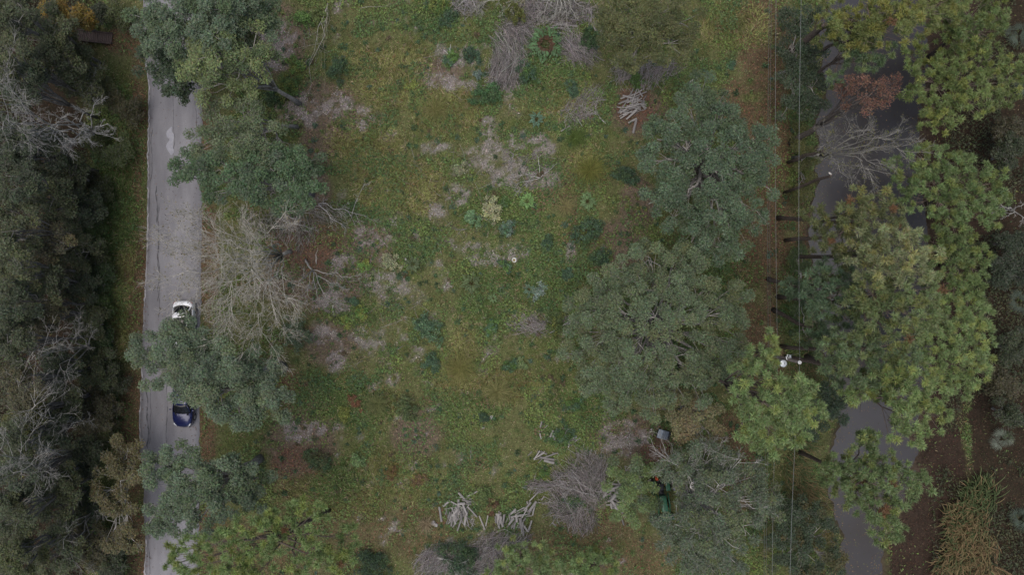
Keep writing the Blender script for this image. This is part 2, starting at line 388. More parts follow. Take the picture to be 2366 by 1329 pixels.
for s0, s1 in ((95, 420), (430, 760), (840, 1040), (1240, 1329)):
    k = (ry >= s0) & (ry <= s1)
    road_strip('edge_strip', list(zip(le[k] + 2.5, ry[k])), .085, RZ + .012, MEDGE, .9, int(s0))

# ------------------------------------------------------------------ pond water
m, t, b = mat('murky_water', .28, 0, .4)
tc = t.nodes.new('ShaderNodeTexCoord')
_, r1 = ramp_noise(.12, (.029, .025, .023), (.038, .037, .042), .38, .62, det=4)
t.links.new(r1.outputs[0], b.inputs['Base Color'])
n3_, _ = ramp_noise(1.4, (0, 0, 0), (1, 1, 1))
bp = t.nodes.new('ShaderNodeBump'); bp.inputs['Strength'].default_value = .08; bp.inputs['Distance'].default_value = .03
t.links.new(n3_.outputs['Fac'], bp.inputs['Height']); t.links.new(bp.outputs[0], b.inputs['Normal'])
x0, y0 = P(1850, -140)[:2]; x1, y1 = P(2330, 1480)[:2]
WZ = -.40
wm = build_mesh('pond_water', np.array([[x0, y1, WZ], [x1, y1, WZ], [x1, y0, WZ], [x0, y0, WZ]]), [np.array([[0, 1, 2, 3]])], None, [m])
tag(obj('pond_water', wm), kind='structure')
# muddy shallows full of sunken leaves, just breaking the surface along the far bank
m = noise_mat('wet_mud', (.016, .011, .009), (.040, .028, .020), 1.2, .35, .4, .5)
SH = [[(2130, 310), (2200, 290), (2275, 300), (2290, 380), (2270, 440), (2230, 460), (2190, 410), (2150, 395), (2125, 350)],
      [(2170, 910), (2215, 890), (2262, 900), (2262, 1000), (2236, 1070), (2190, 1090), (2150, 1085), (2120, 1060), (2110, 1020), (2150, 1000), (2170, 960)],
      [(2090, 1150), (2140, 1130), (2180, 1150), (2150, 1190), (2110, 1210), (2080, 1190)]]
for s, sh in enumerate(SH):
    pts = []
    for k in range(len(sh)):
        (xa, ya), (xb, yb) = sh[k], sh[(k + 1) % len(sh)]
        for f in np.linspace(0, 1, 7)[:-1]:
            pts.append((xa + (xb - xa) * f, ya + (yb - ya) * f))
    pts = np.array(pts); pts += (np.stack([fbm(pts[:, 0], pts[:, 1], 20, 3), fbm(pts[:, 0], pts[:, 1], 20, 4)], 1) - .5) * 26
    V = [P(x, y, WZ - .06) for x, y in pts]; c0 = pts.mean(0); k = len(pts)
    V += [P(c0[0] + (x - c0[0]) * .8, c0[1] + (y - c0[1]) * .8, WZ + .02) for x, y in pts]
    V.append(P(*c0, WZ + .035)); i = np.arange(k); j = (i + 1) % k
    me = build_mesh('mud_bank', np.array(V), [np.stack([i, j, j + k, i + k], 1), np.stack([i + k, j + k, np.full(k, 2 * k)], 1)], None, [m], smooth=True)
    tag(obj('mud_bank', me), kind='structure')

# ------------------------------------------------------------------ grass, weeds and litter (nobody could count them)
def scatter(n, rng, x0=-20, x1=2386, y0=-20, y1=1349):
    px = rng.uniform(x0, x1, n); py = rng.uniform(y0, y1, n)
    x = (px - CX) * CAMH / F; y = (CY - py) * CAMH / F
    return x, y
rng = RNG(11)
x, y = scatter(1800000, rng)
m = masks(x, y)
dens = np.clip(.35 + .35 * m['n1'] + .3 * m['lush'] + .35 * m['yel'], 0, 1)
dens *= (1 - .74 * m['chips']) * (1 - .62 * m['pink']) * (1 - .55 * m['straw']) * (1 - .96 * m['forest'])
dens *= (m['d'] < -.25) * ~((m['px'] > np.interp(m['py'], ry, le) - 4) & (m['px'] < np.interp(m['py'], ry, re) + 4))
keep = rng.random(len(x)) < dens * .62
x, y = x[keep], y[keep]; m = {k: v[keep] for k, v in m.items()}
n = len(x); z = gz(x, y, m)
ang = fbm(x, y, 5, 31, 3) * 14 + rng.normal(0, .9, n)
L = rng.uniform(.10, .30, n) * (1 + 1.2 * m['yel'] + .5 * m['lush'])
tilt = rng.uniform(.25, 1.1, n)
d = np.stack([np.cos(ang) * np.cos(tilt), np.sin(ang) * np.cos(tilt), np.sin(tilt) * .8], 1)
s = np.stack([-np.sin(ang), np.cos(ang), np.zeros(n)], 1) * (rng.uniform(.014, .034, n) * (1 + L))[:, None]
B = np.stack([x, y, z - .02], 1)
V = np.stack([B - s, B + s, B + d * L[:, None]], 1)
base = C_(.140, .172, .068) * np.ones((n, 1))
w_ = m['yel'][:, None] * .75; base = base * (1 - w_) + C_(.215, .220, .082) * w_
w_ = (m['lush'] * .75)[:, None]; base = base * (1 - w_) + C_(.092, .152, .050) * w_
q = rng.random(n); base[q < .15] = C_(.29, .24, .15); base[(q > .15) & (q < .21)] = C_(.19, .11, .055)
base *= (1 + rng.normal(0, .36, (n, 1))) * (.75 + .5 * vn(x / 1.3, y / 1.3, 77))[:, None]
g = build_mesh('grass', V.reshape(-1, 3), [np.arange(3 * n).reshape(-1, 3)], np.repeat(np.clip(base, .005, .9), 3, 0), [MGRASS])
tag(obj('grass', g), 'uneven green and straw coloured grass over the clearing', 'grass', kind='stuff')

# low broad-leaved weeds
rng = RNG(12)
x, y = scatter(520000, rng); m = masks(x, y)
pt = fbm(x, y, 2.2, 55, 3)
dens = sst(.47, .62, pt + .12 * m['lush']) * (1 - .9 * m['chips']) * (1 - .6 * m['pink']) * (1 - .8 * m['straw']) * (1 - .97 * m['forest']) * (m['d'] < -.2)
dens *= ~((m['px'] > np.interp(m['py'], ry, le) - 4) & (m['px'] < np.interp(m['py'], ry, re) + 4))
keep = rng.random(len(x)) < dens * .85
x, y = x[keep], y[keep]; m = {k: v[keep] for k, v in m.items()}; n = len(x)
z = gz(x, y, m) + rng.uniform(.02, .28, n)
kind = vn(x / 1.7, y / 1.7, 91)[:, None]
col = C_(.050, .095, .034) * (1 - kind) + C_(.115, .150, .040) * kind
rd = vn(x / 2.6, y / 2.6, 47); k2 = (rd > .84) & (rng.random(n) < .5); col[k2] = C_(.12, .082, .045)
acc = Acc(); leaves(acc, np.stack([x, y, z], 1), .17, rng, col * 1.3, up=.72, asp=.7, cv=.32)
tag(obj('weed_cover', acc.mesh('weed_cover', MLEAF)), 'patches of low broad leaved weeds among the grass', 'weeds', kind='stuff')

# fallen leaves, needles and wood chips
rng = RNG(13)
x, y = scatter(560000, rng); m = masks(x, y)
dens = np.clip(.06 + .75 * m['pink'] + .7 * m['straw'] + .8 * m['chips'] + .75 * m['forest'], 0, 1) * (m['d'] < -.1)
onroad = ((m['px'] > np.interp(m['py'], ry, le) + 4) & (m['px'] < np.interp(m['py'], ry, re) - 4))
edge_ = np.minimum(m['px'] - np.interp(m['py'], ry, le), np.interp(m['py'], ry, re) - m['px'])
dens = np.where(onroad, .02 + .7 * np.exp(-edge_ / 7) * m['n2'], dens)
keep = rng.random(len(x)) < dens * .5
x, y = x[keep], y[keep]; m = {k: v[keep] for k, v in m.items()}; n = len(x)
z = np.where(onroad[keep], RZ + .035, gz(x, y, m) + .012) + rng.uniform(0, .03, n)
col = C_(.17, .115, .085) * np.ones((n, 1))
k_ = m['straw'] > .5; col[k_] = C_(.150, .078, .052)
k_ = m['chips'] > .4; col[k_] = C_(.29, .26, .25)
k_ = m['forest'] > .5; col[k_] = C_(.055, .032, .023)
acc = Acc(); leaves(acc, np.stack([x, y, z], 1), np.where(m['straw'] > .5, .15, .12), rng, col, up=.93, asp=.38, cv=.4)
tag(obj('leaf_litter', acc.mesh('leaf_litter', MDRY)), 'brown fallen leaves, pine straw and pale wood chips on bare ground', 'leaf litter', kind='stuff')

# rough taller weeds and grass tufts standing out of the sward
rng = RNG(14)
x, y = scatter(5200, rng, 560, 1860, 0, 1329); m = masks(x, y)
dn = (.35 + .5 * m['lush'] + .3 * (m['n1'] > .5)) * (1 - .7 * m['chips']) * (1 - .7 * m['straw']) * (1 - m['forest'])
kp = rng.random(len(x)) < dn; x, y = x[kp], y[kp]; m = {k: v[kp] for k, v in m.items()}; n = len(x); z = gz(x, y, m)
pal = np.array([[.075, .135, .060], [.135, .190, .065], [.185, .205, .070], [.060, .098, .045], [.085, .140, .090], [.20, .19, .10], [.13, .10, .06]])
ci = rng.choice(7, n, p=[.24, .24, .16, .14, .10, .08, .04]); acc = Acc(); rad = rng.uniform(.10, .38, n); k_ = (14 + 90 * rad).astype(int); idx = np.repeat(np.arange(n), k_)
off = unit(rng.normal(size=(len(idx), 3))) * rng.random((len(idx), 1)) ** .5 * rad[idx, None]; off[:, 2] = np.abs(off[:, 2]) * .9 + .03
leaves(acc, np.stack([x, y, z], 1)[idx] + off, rng.uniform(.09, .19, n)[idx], rng, pal[ci][idx], up=.6, asp=.55, cv=.25)
tag(obj('tall_weeds', acc.mesh('tall_weeds', MLEAF)), 'rough taller weeds of many greens dotted through the clearing', 'weeds', kind='stuff')
x, y = scatter(3600, rng, 560, 1860, 0, 1329); m = masks(x, y); kp = rng.random(len(x)) < (.3 + .6 * m['yel']) * (1 - .8 * m['straw']) * (1 - m['forest']); x, y = x[kp], y[kp]; m = {k: v[kp] for k, v in m.items()}; n = len(x); z = gz(x, y, m)
idx = np.repeat(np.arange(n), 26); N = len(idx); R_ = rng.uniform(.2, .5, n)[idx] * rng.uniform(.5, 1.1, N); lean0 = fbm(x, y, 6, 61, 2) * 14
a_ = np.where(rng.random(N) < .55, lean0[idx] + rng.normal(0, .6, N), rng.uniform(0, 6.28, N))
S = np.stack([x[idx] + rng.normal(0, .05, N), y[idx] + rng.normal(0, .05, N), z[idx] - .02], 1); E = S + np.stack([np.cos(a_) * R_, np.sin(a_) * R_, R_ * rng.uniform(.3, 1.0, N)], 1)
sd = np.stack([-np.sin(a_), np.cos(a_), np.zeros(N)], 1) * .014
gp = np.array([[.15, .17, .07], [.21, .20, .09], [.26, .23, .14], [.11, .15, .055]])[rng.choice(4, n)][idx] * (1 + rng.normal(0, .2, (N, 1)))
tag(obj('grass_tufts', build_mesh('grass_tufts', np.stack([S - sd, S + sd, E], 1).reshape(-1, 3), [np.arange(3 * N).reshape(-1, 3)], np.repeat(np.clip(gp, .01, 1), 3, 0), [MGRASS])), 'leaning tufts of longer grass across the clearing', 'grass', kind='stuff')

# dark undergrowth of the woods on both sides
rng = RNG(15)
x, y = scatter(260000, rng); m = masks(x, y)
den = m['forest'] * sst(.40, .56, fbm(x, y, 3.0, 71, 3)) * (m['d'] < -1.6) * ((m['px'] > 2150) | (m['px'] < 250))
kp = rng.random(len(x)) < den; x, y = x[kp], y[kp]; m = {k: v[kp] for k, v in m.items()}; n = len(x)
z = gz(x, y, m) + rng.random(n) ** .7 * .9 * sst(.42, .62, fbm(x, y, 3.0, 71, 3))
acc = Acc(); k1 = vn(x / 2.5, y / 2.5, 81)[:, None]
leaves(acc, np.stack([x, y, z], 1), .20, rng, C_(.045, .060, .030) * (1 - k1) + C_(.075, .078, .036) * k1, up=.65, asp=.55, cv=.3)
tag(obj('undergrowth', acc.mesh('undergrowth', MLEAF)), 'dark leafy undergrowth on the wood floor along both side edges', 'undergrowth', kind='stuff')

# leaves adrift on the pond, thickest along the banks
x, y = scatter(60000, rng, 1860, 2200, -20, 1349); m = masks(x, y)
kp = (m['d'] > .15) & (rng.random(len(x)) < .05 + .45 * np.exp(-np.maximum(m['d'], 0) / .7) * (m['n2'] > .45)); x, y = x[kp], y[kp]; n = len(x)
acc = Acc(); leaves(acc, np.stack([x, y, np.full(n, WZ + .012)], 1), .11, rng, np.array([[.13, .09, .05], [.09, .10, .04], [.16, .12, .07]])[rng.integers(0, 3, n)], up=.98, asp=.5, cv=.3)
tag(obj('floating_leaves', acc.mesh('floating_leaves', MDRY)), 'small fallen leaves floating on the pond along its banks', 'leaf litter', kind='stuff')
# ------------------------------------------------------------------ trees
def bez(a, b, rng, rise=.35, n=7, wob=.05):
    a, b = np.asarray(a, float), np.asarray(b, float)
    L = np.linalg.norm(b - a)
    c = a * .45 + b * .55; c[2] = max(a[2], b[2] * .9) * (1 - rise) + b[2] * rise + .12 * L
    t = np.linspace(0, 1, n)[:, None]
    p = (1 - t) ** 2 * a + 2 * t * (1 - t) * c + t ** 2 * b
    w = rng.normal(0, wob * L / n * 2, (n, 3)); w[0] = 0; w[-1] = 0
    return p + w
GREYBARK = C_(.30, .285, .265); PALEBARK = C_(.40, .385, .365); PINEBARK = C_(.085, .068, .058); DARKBARK = C_(.12, .105, .095)
def hardwood(label, base, lobes, z, col, leaf=.20, dens=1.0, bark=GREYBARK * .9, seed=1, group=None, name='tree', cat='tree', thick=.75, twig=1.0, col2=None, sag=.22, rtrunk=None):
    rng = RNG(seed); leaf = leaf * .80
    B = P(*base); B[2] = gz1(B[0], B[1]) - .06
    wood, crown = Acc(), Acc()
    cen = np.array([P(l[0], l[1], z)[:2] for l in lobes]); wts = np.array([l[2] for l in lobes], float)
    c0 = (cen * wts[:, None]).sum(0) / wts.sum()
    dist = np.linalg.norm(cen - c0, axis=1); dm = max(dist.max(), .5)
    rt = rtrunk or .05 + .020 * z * (.6 + .05 * len(lobes))
    fork = np.array([B[0] * .55 + c0[0] * .45, B[1] * .55 + c0[1] * .45, z * .42])
    if z < 4: fork[2] = z * .2
    tr = bez(B, fork, rng, .5, 6, .03); rad = np.linspace(rt, rt * .7, 6); rad[0] *= 1.35
    tube(wood, tr, rad, 8, bark)
    for li, l in enumerate(lobes):
        zl = z * (1 - sag * (dist[li] / dm) ** 2) + rng.uniform(-.05, .05) * z + (l[3] if len(l) > 3 else 0)
        C = P(l[0], l[1], zl); r = M2P(l[2], zl)
        start = tr[rng.integers(3, 6)]
        limb = bez(start, C - np.array([0, 0, r * .25]), rng, .5, 8, .07)
        r0 = rt * rng.uniform(.42, .6)
        tube(wood, limb, np.linspace(r0, .035, 8), 6, bark * rng.uniform(.85, 1.1))
        ncl = max(4, int(5.2 * r * r * 1.0))
        rho = r * np.sqrt(rng.random(ncl)) * 1.02; th = rng.uniform(0, 2 * np.pi, ncl)
        dome = np.sqrt(np.maximum(0, 1 - (rho / (r * 1.1)) ** 2))
        CC = np.stack([C[0] + rho * np.cos(th), C[1] + rho * np.sin(th), C[2] + r * thick * dome * rng.uniform(-.35, 1, ncl)], 1)
        # branches out to the clumps
        fr = rng.integers(3, 8, ncl); S = limb[fr]; mid = S * .45 + CC * .55 + rng.normal(0, .12, (ncl, 3)) * r + np.array([0, 0, .08 * r])
        rb = .018 + .012 * r
        bc = np.tile(bark, (ncl, 1)) * rng.uniform(.8, 1.15, (ncl, 1))
        cones(wood, S, mid, rb, rb * .65, 4, bc); cones(wood, mid, CC, rb * .65, .008, 4, bc)
        nt_ = int(4 * twig)
        if nt_:
            E = np.repeat(CC, nt_, 0) + unit(rng.normal(size=(ncl * nt_, 3)) * [1, 1, .5] + [0, 0, .25]) * rng.uniform(.25, .75, (ncl * nt_, 1))
            S2 = np.repeat(CC * .75 + mid * .25, nt_, 0)
            cones(wood, S2, E, .011, .004, 3, np.repeat(bc, nt_, 0))
        rc = .42 + .10 * r
        ln = rng.poisson(98 * dens * rc * rc / .25 * (.2 / leaf) ** 2, ncl)
        idx = np.repeat(np.arange(ncl), ln)
        off = rng.normal(size=(len(idx), 3)); off = unit(off) * (rng.random((len(idx), 1)) ** .45) * rc * np.array([1, 1, .62])
        k = rng.uniform(.82, 1.2, ncl)
        cc = np.tile(np.asarray(col, float) * 1.2, (ncl, 1)) * k[:, None]
        if col2 is not None:
            f = (rng.random(ncl) < .35)[:, None] * rng.uniform(.3, 1, (ncl, 1)); cc = cc * (1 - f) + np.asarray(col2) * f * k[:, None]
        leaves(crown, CC[idx] + off, leaf, rng, cc[idx], up=.66, asp=.55, cv=.2)
    e = empty(name, B, label, cat, group)
    obj('trunk', wood.mesh('trunk', MBARK, True, B), e)
    obj('crown', crown.mesh('crown', MLEAF, False, B), e)
    return e
def pine(label, base, lobes, z, col, seed=1, group=None, L=.40, dens=1.0, name='pine_tree', dead=0.0, sag=.18, rt=.2, low=True, rs=1.12):
    rng = RNG(seed)
    B = P(*base); B[2] = gz1(B[0], B[1]) - .06
    wood, crown = Acc(), Acc()
    cen = np.array([P(l[0], l[1], z)[:2] for l in lobes]); wts = np.array([l[2] for l in lobes], float)
    c0 = (cen * wts[:, None]).sum(0) / wts.sum()
    dist = np.linalg.norm(cen - c0, axis=1); dm = max(dist.max(), .5)
    top = np.array([c0[0], c0[1], z * 1.0])
    t = np.linspace(0, 1, 10)[:, None]; tr = B * (1 - t) + top * t + rng.normal(0, .05, (10, 3)) * (t * (1 - t) * 4)
    rad = np.linspace(rt, .05, 10); rad[0] *= 1.25
    tube(wood, tr, rad, 9, PINEBARK * 1.2)
    # a few dead stubs low on the trunk
    for k in range(3):
        q = tr[rng.integers(4, 7)]; cones(wood, [q], [q + rng.normal(0, 1, 3) * [.9, .9, .3]], .03, .01, 4, PINEBARK)
    masses = []
    for li, l in enumerate(lobes):
        zl = z * (1 - sag * (dist[li] / dm) ** 1.5) + rng.uniform(-.05, .04) * z + (l[3] if len(l) > 3 else 0)
        masses.append((P(l[0], l[1], zl), M2P(l[2] * rs, zl), 1.0))
    if z > 12 and low:                                  # lower boughs along the trunk
        for f in np.linspace(.58, .9, 4):
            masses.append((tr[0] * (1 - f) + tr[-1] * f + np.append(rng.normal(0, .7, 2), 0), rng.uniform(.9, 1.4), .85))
    for C, r, shade in masses:
        s_i = min(8, 5 + rng.integers(0, 4)) if shade == 1 else 5
        limb = bez(tr[s_i], C - np.array([0, 0, .2 * r]), rng, .4, 7, .06)
        tube(wood, limb, np.linspace(.075, .025, 7), 5, PINEBARK * 1.6)
        want = max(5, int(6.4 * r * r * min(dens, 1.2) + 3)); PC = []
        for q in range(want * 4):                          # puffs keep their distance, so the crown reads as separate tufts
            rho = r * math.sqrt(rng.random()); th = rng.uniform(0, 2 * np.pi); dome = math.sqrt(max(0, 1 - (rho / (r * 1.15)) ** 2))
            cnd = np.array([C[0] + rho * math.cos(th), C[1] + rho * math.sin(th), C[2] + r * .75 * dome * rng.uniform(-.4, 1)])
            if not PC or (((np.array(PC) - cnd) ** 2).sum(1) > .17).all(): PC.append(cnd)
            if len(PC) >= want: break
        PC = np.array(PC); npf = len(PC)
        S = limb[rng.integers(3, 7, npf)]
        bc = np.tile(PINEBARK * 2.2, (npf, 1)); cones(wood, S, PC - [0, 0, .1], .022, .010, 3, bc)
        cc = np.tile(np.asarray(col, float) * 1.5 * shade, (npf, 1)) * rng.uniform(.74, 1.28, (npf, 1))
        yl = rng.random(npf) < .25; cc[yl] = cc[yl] * [1.2, 1.06, .85]
        dd = rng.random(npf) < dead * .6; cc[dd] = C_(.20, .115, .06)
        rp = rng.uniform(.26, .44, npf)
        k_ = rng.poisson(86, npf); idx = np.repeat(np.arange(npf), k_)
        off = unit(rng.normal(size=(len(idx), 3))) * rng.random((len(idx), 1)) ** .4; off[:, 2] = np.where(off[:, 2] < -.2, -off[:, 2] * .7, off[:, 2]) * .8
        leaves(crown, PC[idx] + off * rp[idx, None], .24, rng, cc[idx], up=.55, asp=.24, cv=.13, dirs=unit(off))
        A = unit(rng.normal(size=(npf, 3)) * [.4, .4, .2] + [0, 0, 1.0])
        needles(crown, PC + [0, 0, .1], A, L, rng, cc * 1.12, 22, .026, spread=1.1)
    e = empty(name, B, label, 'pine tree', group)
    obj('trunk', wood.mesh('trunk', MBARK, True, B), e)
    obj('crown', crown.mesh('crown', MNEEDLE, False, B), e)
    return e
def leftz(x, add=1.5):
    return max(2.6, CAMH * (1 - (CX - 228) / (CX - x)) + add)
def grow(seg, p, d, L, r, lvl, rng, nch, up=.0, n=4, ang=(.35, .85)):
    pts = [p]; dd = d
    for k in range(n):
        dd = unit(dd + rng.normal(0, .13, 3) + np.array([0, 0, up])); pts.append(pts[-1] + dd * L / n)
    rr_ = np.linspace(r, r * .45, n + 1)
    for k in range(n): seg[lvl].append((pts[k], pts[k + 1], rr_[k], rr_[k + 1]))
    if lvl == 0: return
    for c in range(nch[lvl]):
        f = rng.uniform(.25, 1); i = min(n - 1, int(f * n)); q = pts[i] * (1 - (f * n - i)) + pts[i + 1] * (f * n - i)
        a = rng.uniform(*ang); ax = unit(rng.normal(size=3) * [1, 1, .55]); ax = unit(ax - dd * np.dot(ax, dd))
        nd = unit(unit(pts[i + 1] - pts[i]) * math.cos(a) + ax * math.sin(a))
        grow(seg, q, nd, L * rng.uniform(.38, .62) * (1.15 - .4 * f), r * .45, lvl - 1, rng, nch, up, 3 if lvl > 1 else 2, ang)
def bare_tree(label, base, limbs, z, seed=1, col=PALEBARK, nch=(0, 5, 6, 6), r=.10, name='bare_tree', cat='bare tree', group=None, base_z=0, fork=.3, buds=0, budcol=(.16, .14, .06), up=.01, rt=.16, minr=.007):
    """limbs: (px, py, z) end points of the main limbs"""
    rng = RNG(seed); B = P(base[0], base[1], base_z)
    B[2] = gz1(B[0], B[1]) - .05 + base_z
    wood = Acc(); seg = {k: [] for k in range(4)}
    ends = [P(l[0], l[1], l[2]) for l in limbs]
    fk = B * (1 - fork) + np.mean(ends, 0) * fork
    if fork > .05:
        tube(wood, bez(B, fk, rng, .5, 6, .04), np.linspace(rt, rt * .75, 6), 8, col * .8)
    for E in ends:
        p = bez(fk, E, rng, .4, 7, .10); rr_ = np.linspace(r, r * .22, 7)
        tube(wood, p, rr_, 6, col * rng.uniform(.85, 1.1))
        L = np.linalg.norm(E - fk)
        for c in range(nch[3]):
            f = rng.uniform(.3, 1.0) * 6; i = min(5, int(f)); q = p[i] * (1 - f + i) + p[i + 1] * (f - i)
            d = unit(p[i + 1] - p[i]); a = rng.uniform(.25, .8); ax = unit(rng.normal(size=3) * [1, 1, .5]); ax = unit(ax - d * np.dot(ax, d))
            grow(seg, q, unit(d * math.cos(a) + ax * math.sin(a)), L * rng.uniform(.15, .30), rr_[i] * .6, 2, rng, nch, up)
    tips = []
    br = Acc()
    for lvl, k in ((3, 5), (2, 4), (1, 3), (0, 3)):
        s = seg[lvl]
        if not s: continue
        P0 = np.array([q[0] for q in s]); P1 = np.array([q[1] for q in s]); R0 = np.maximum([q[2] for q in s], minr); R1 = np.maximum([q[3] for q in s], minr * .6)
        P0[:, 2] = np.maximum(P0[:, 2], .04 + B[2] * 0 - .2); P1[:, 2] = np.maximum(P1[:, 2], -.15)
        cones(br, P0, P1, R0, R1, k, np.tile(col, (len(s), 1)) * rng.uniform(.75, 1.15, (len(s), 1)))
        if lvl == 0: tips = P1
    if sum(len(q) for q in seg.values()) < 60: br.V and wood.add(np.concatenate(br.V), np.concatenate(br.Q), None, np.concatenate(br.C)); br = Acc()
    e = empty(name, B, label, cat, group)
    obj('limbs', wood.mesh('limbs', MBARK, True, B), e)
    if br.n: tag(obj('branches', br.mesh('branches', MBARK, True, B), e), kind='stuff')
    if buds and len(tips):
        lv = Acc(); T = tips[rng.integers(0, len(tips), int(len(tips) * buds))] + rng.normal(0, .10, (int(len(tips) * buds), 3))
        leaves(lv, T, .13, rng, budcol, up=.4, cv=.3)
        obj('last_leaves', lv.mesh('last_leaves', MLEAF, False, B), e)
    return e

BLUE = C_(.102, .138, .086); MID = C_(.092, .130, .062); LITE = C_(.150, .185, .078); OLIVE = C_(.125, .135, .055); TAN = C_(.160, .152, .078); DEEP = C_(.044, .064, .032)
# left of the clearing, along the road
hardwood('blue-green broad crown over the road at the top edge', (560, 105), [(355, 45, 55), (410, 20, 65), (425, 70, 60), (480, 20, 65), (490, 75, 50), (545, 20, 60), (590, 60, 50), (600, 15, 40), (350, 95, 35)], 11, BLUE, seed=101, col2=MID)
hardwood('low dark green tree leaning over the road below the top crown', (484, 195), [(352, 140, 38), (395, 150, 42), (400, 195, 36), (430, 130, 40), (385, 115, 36), (410, 218, 24), (440, 180, 30)], 6, C_(.055, .082, .045), seed=102, leaf=.24)
hardwood('light yellow-green tree on a curved leaning grey trunk', (693, 240), [(440, 130, 46), (480, 105, 50), (530, 85, 52), (580, 105, 48), (500, 150, 50), (550, 150, 48), (610, 145, 36), (425, 155, 28), (520, 200, 32), (470, 205, 30), (560, 205, 26), (600, 75, 34)], 11, LITE, seed=103, rtrunk=.2, dens=.85, col2=MID, twig=1.4)
hardwood('pale green tree with thin leaves left of the leaf-covered path', (688, 293), [(500, 280, 45), (560, 265, 45), (540, 320, 50), (610, 310, 45), (480, 330, 40), (650, 330, 36), (590, 350, 44)], 9.5, C_(.120, .150, .080), seed=104, dens=.62, twig=1.6, rtrunk=.17, col2=MID)
hardwood('broad dark green crown reaching over the road above the bare tree', (720, 450), [(440, 350, 26), (430, 405, 36), (470, 400, 40), (520, 400, 48), (570, 390, 48), (620, 385, 46), (670, 380, 44), (710, 375, 34), (720, 420, 34), (680, 440, 46), (620, 450, 44), (560, 450, 40), (505, 445, 32), (690, 475, 26)], 9, MID * C_(.85, .95, 1.0), seed=105, leaf=.22, col2=BLUE)
bare_tree('large bare grey tree fanning its fine branches toward the road', (672, 582), [(400, 505, 10), (420, 560, 11), (400, 640, 11), (470, 500, 9.5), (455, 690, 10), (440, 600, 12), (520, 560, 12), (510, 650, 12), (480, 770, 9), (540, 740, 11), (600, 770, 10), (640, 740, 10), (590, 640, 13), (560, 500, 9), (640, 520, 10), (690, 720, 9), (520, 700, 11), (620, 680, 12)], 12, 201, C_(.44, .415, .365), (0, 6, 6, 9), .06, buds=.3, budcol=(.17, .15, .07), rt=.2, fork=.16, minr=.0075)
bare_tree('small bare grey tree fanning down into the clearing', (705, 598), [(745, 690, 3.5), (715, 690, 3.5), (790, 665, 3.5), (770, 700, 3), (690, 670, 4), (810, 640, 2.5)], 4, 202, PALEBARK * .9, (0, 5, 5, 7), .045, fork=.35, rt=.1, buds=.05)
hardwood('big grey-green tree hiding the middles of both parked cars', (650, 850), [(345, 810, 42), (355, 860, 38), (400, 775, 42), (430, 745, 26), (410, 830, 48), (465, 800, 48), (470, 860, 50), (420, 890, 36), (445, 905, 30), (478, 925, 34), (440, 870, 30), (425, 772, 30), (425, 910, 24, -3), (450, 915, 26, -3), (428, 800, 32), (440, 830, 34), (452, 780, 26), (530, 840, 52), (540, 900, 52), (600, 870, 50), (640, 900, 42), (600, 935, 50), (550, 960, 44), (500, 920, 44), (570, 990, 28), (650, 940, 34), (610, 830, 36)], 11, BLUE * 1.08, seed=106, col2=C_(.15, .185, .10), leaf=.19, dens=1.15, twig=1.3)
hardwood('grey-green tree spanning the road below the blue car', (600, 1060), [(375, 1075, 42), (420, 1050, 36), (440, 1100, 48), (500, 1070, 46), (560, 1090, 44), (600, 1110, 36), (390, 1130, 44), (360, 1180, 44), (420, 1180, 46), (480, 1150, 46), (540, 1150, 40), (390, 1220, 34), (460, 1210, 36), (580, 1160, 34), (520, 1200, 24)], 10.5, BLUE * .98, seed=107, col2=MID, twig=1.3)
hardwood('olive-brown thin tree at the road edge beside the grey-green tree', (306, 1110), [(290, 1045, 36), (260, 1090, 38), (305, 1100, 36), (250, 1135, 34), (295, 1150, 38), (275, 1195, 38), (300, 1240, 34), (260, 1245, 30), (310, 1060, 26)], 5, C_(.115, .105, .050), seed=108, dens=.7, twig=2, bark=PALEBARK)
pine('tufted pine at the bottom edge beside the road', (760, 1180), [(690, 1178, 34), (745, 1182, 26), (620, 1195, 34), (588, 1215, 30), (710, 1238, 28), (808, 1238, 32), (660, 1215, 26), (540, 1225, 34), (500, 1250, 38), (445, 1265, 36), (575, 1265, 42), (630, 1270, 34), (735, 1275, 40), (770, 1295, 36), (690, 1310, 34), (800, 1285, 24), (470, 1310, 44), (410, 1305, 34), (540, 1310, 44), (600, 1325, 40), (640, 1240, 24), (400, 1270, 20)], 16, C_(.118, .165, .060), seed=301, dead=.01, dens=1.2, rs=.88, low=False)
# right of the clearing
hardwood('olive tree at the top edge right of the brush piles', (1480, 95), [(1420, 20, 46), (1470, 30, 50), (1530, 25, 50), (1580, 50, 42), (1430, 80, 46), (1490, 85, 50), (1550, 95, 46), (1460, 130, 36), (1510, 140, 32), (1590, 100, 28), (1410, 50, 30)], 8, OLIVE, seed=111, col2=C_(.10, .12, .05), dens=.9, leaf=.17)
hardwood('blue-green oak right of the centre beside the pine-straw path', (1600, 385), [(1625, 205, 40), (1665, 235, 38), (1600, 250, 40), (1640, 280, 44), (1700, 285, 36), (1560, 295, 38), (1520, 320, 34), (1580, 335, 44), (1640, 340, 46), (1700, 340, 44), (1750, 320, 42), (1770, 370, 34), (1510, 370, 36), (1560, 385, 46), (1660, 400, 42), (1720, 400, 46), (1765, 425, 34), (1530, 440, 40), (1590, 450, 44), (1650, 460, 46), (1710, 460, 44), (1500, 470, 28), (1560, 500, 42), (1620, 515, 46), (1680, 515, 46), (1735, 505, 36), (1600, 560, 34), (1655, 565, 40), (1700, 560, 30), (1510, 285, 22)], 11, C_(.096, .138, .080), seed=112, col2=MID, leaf=.20, sag=.28)
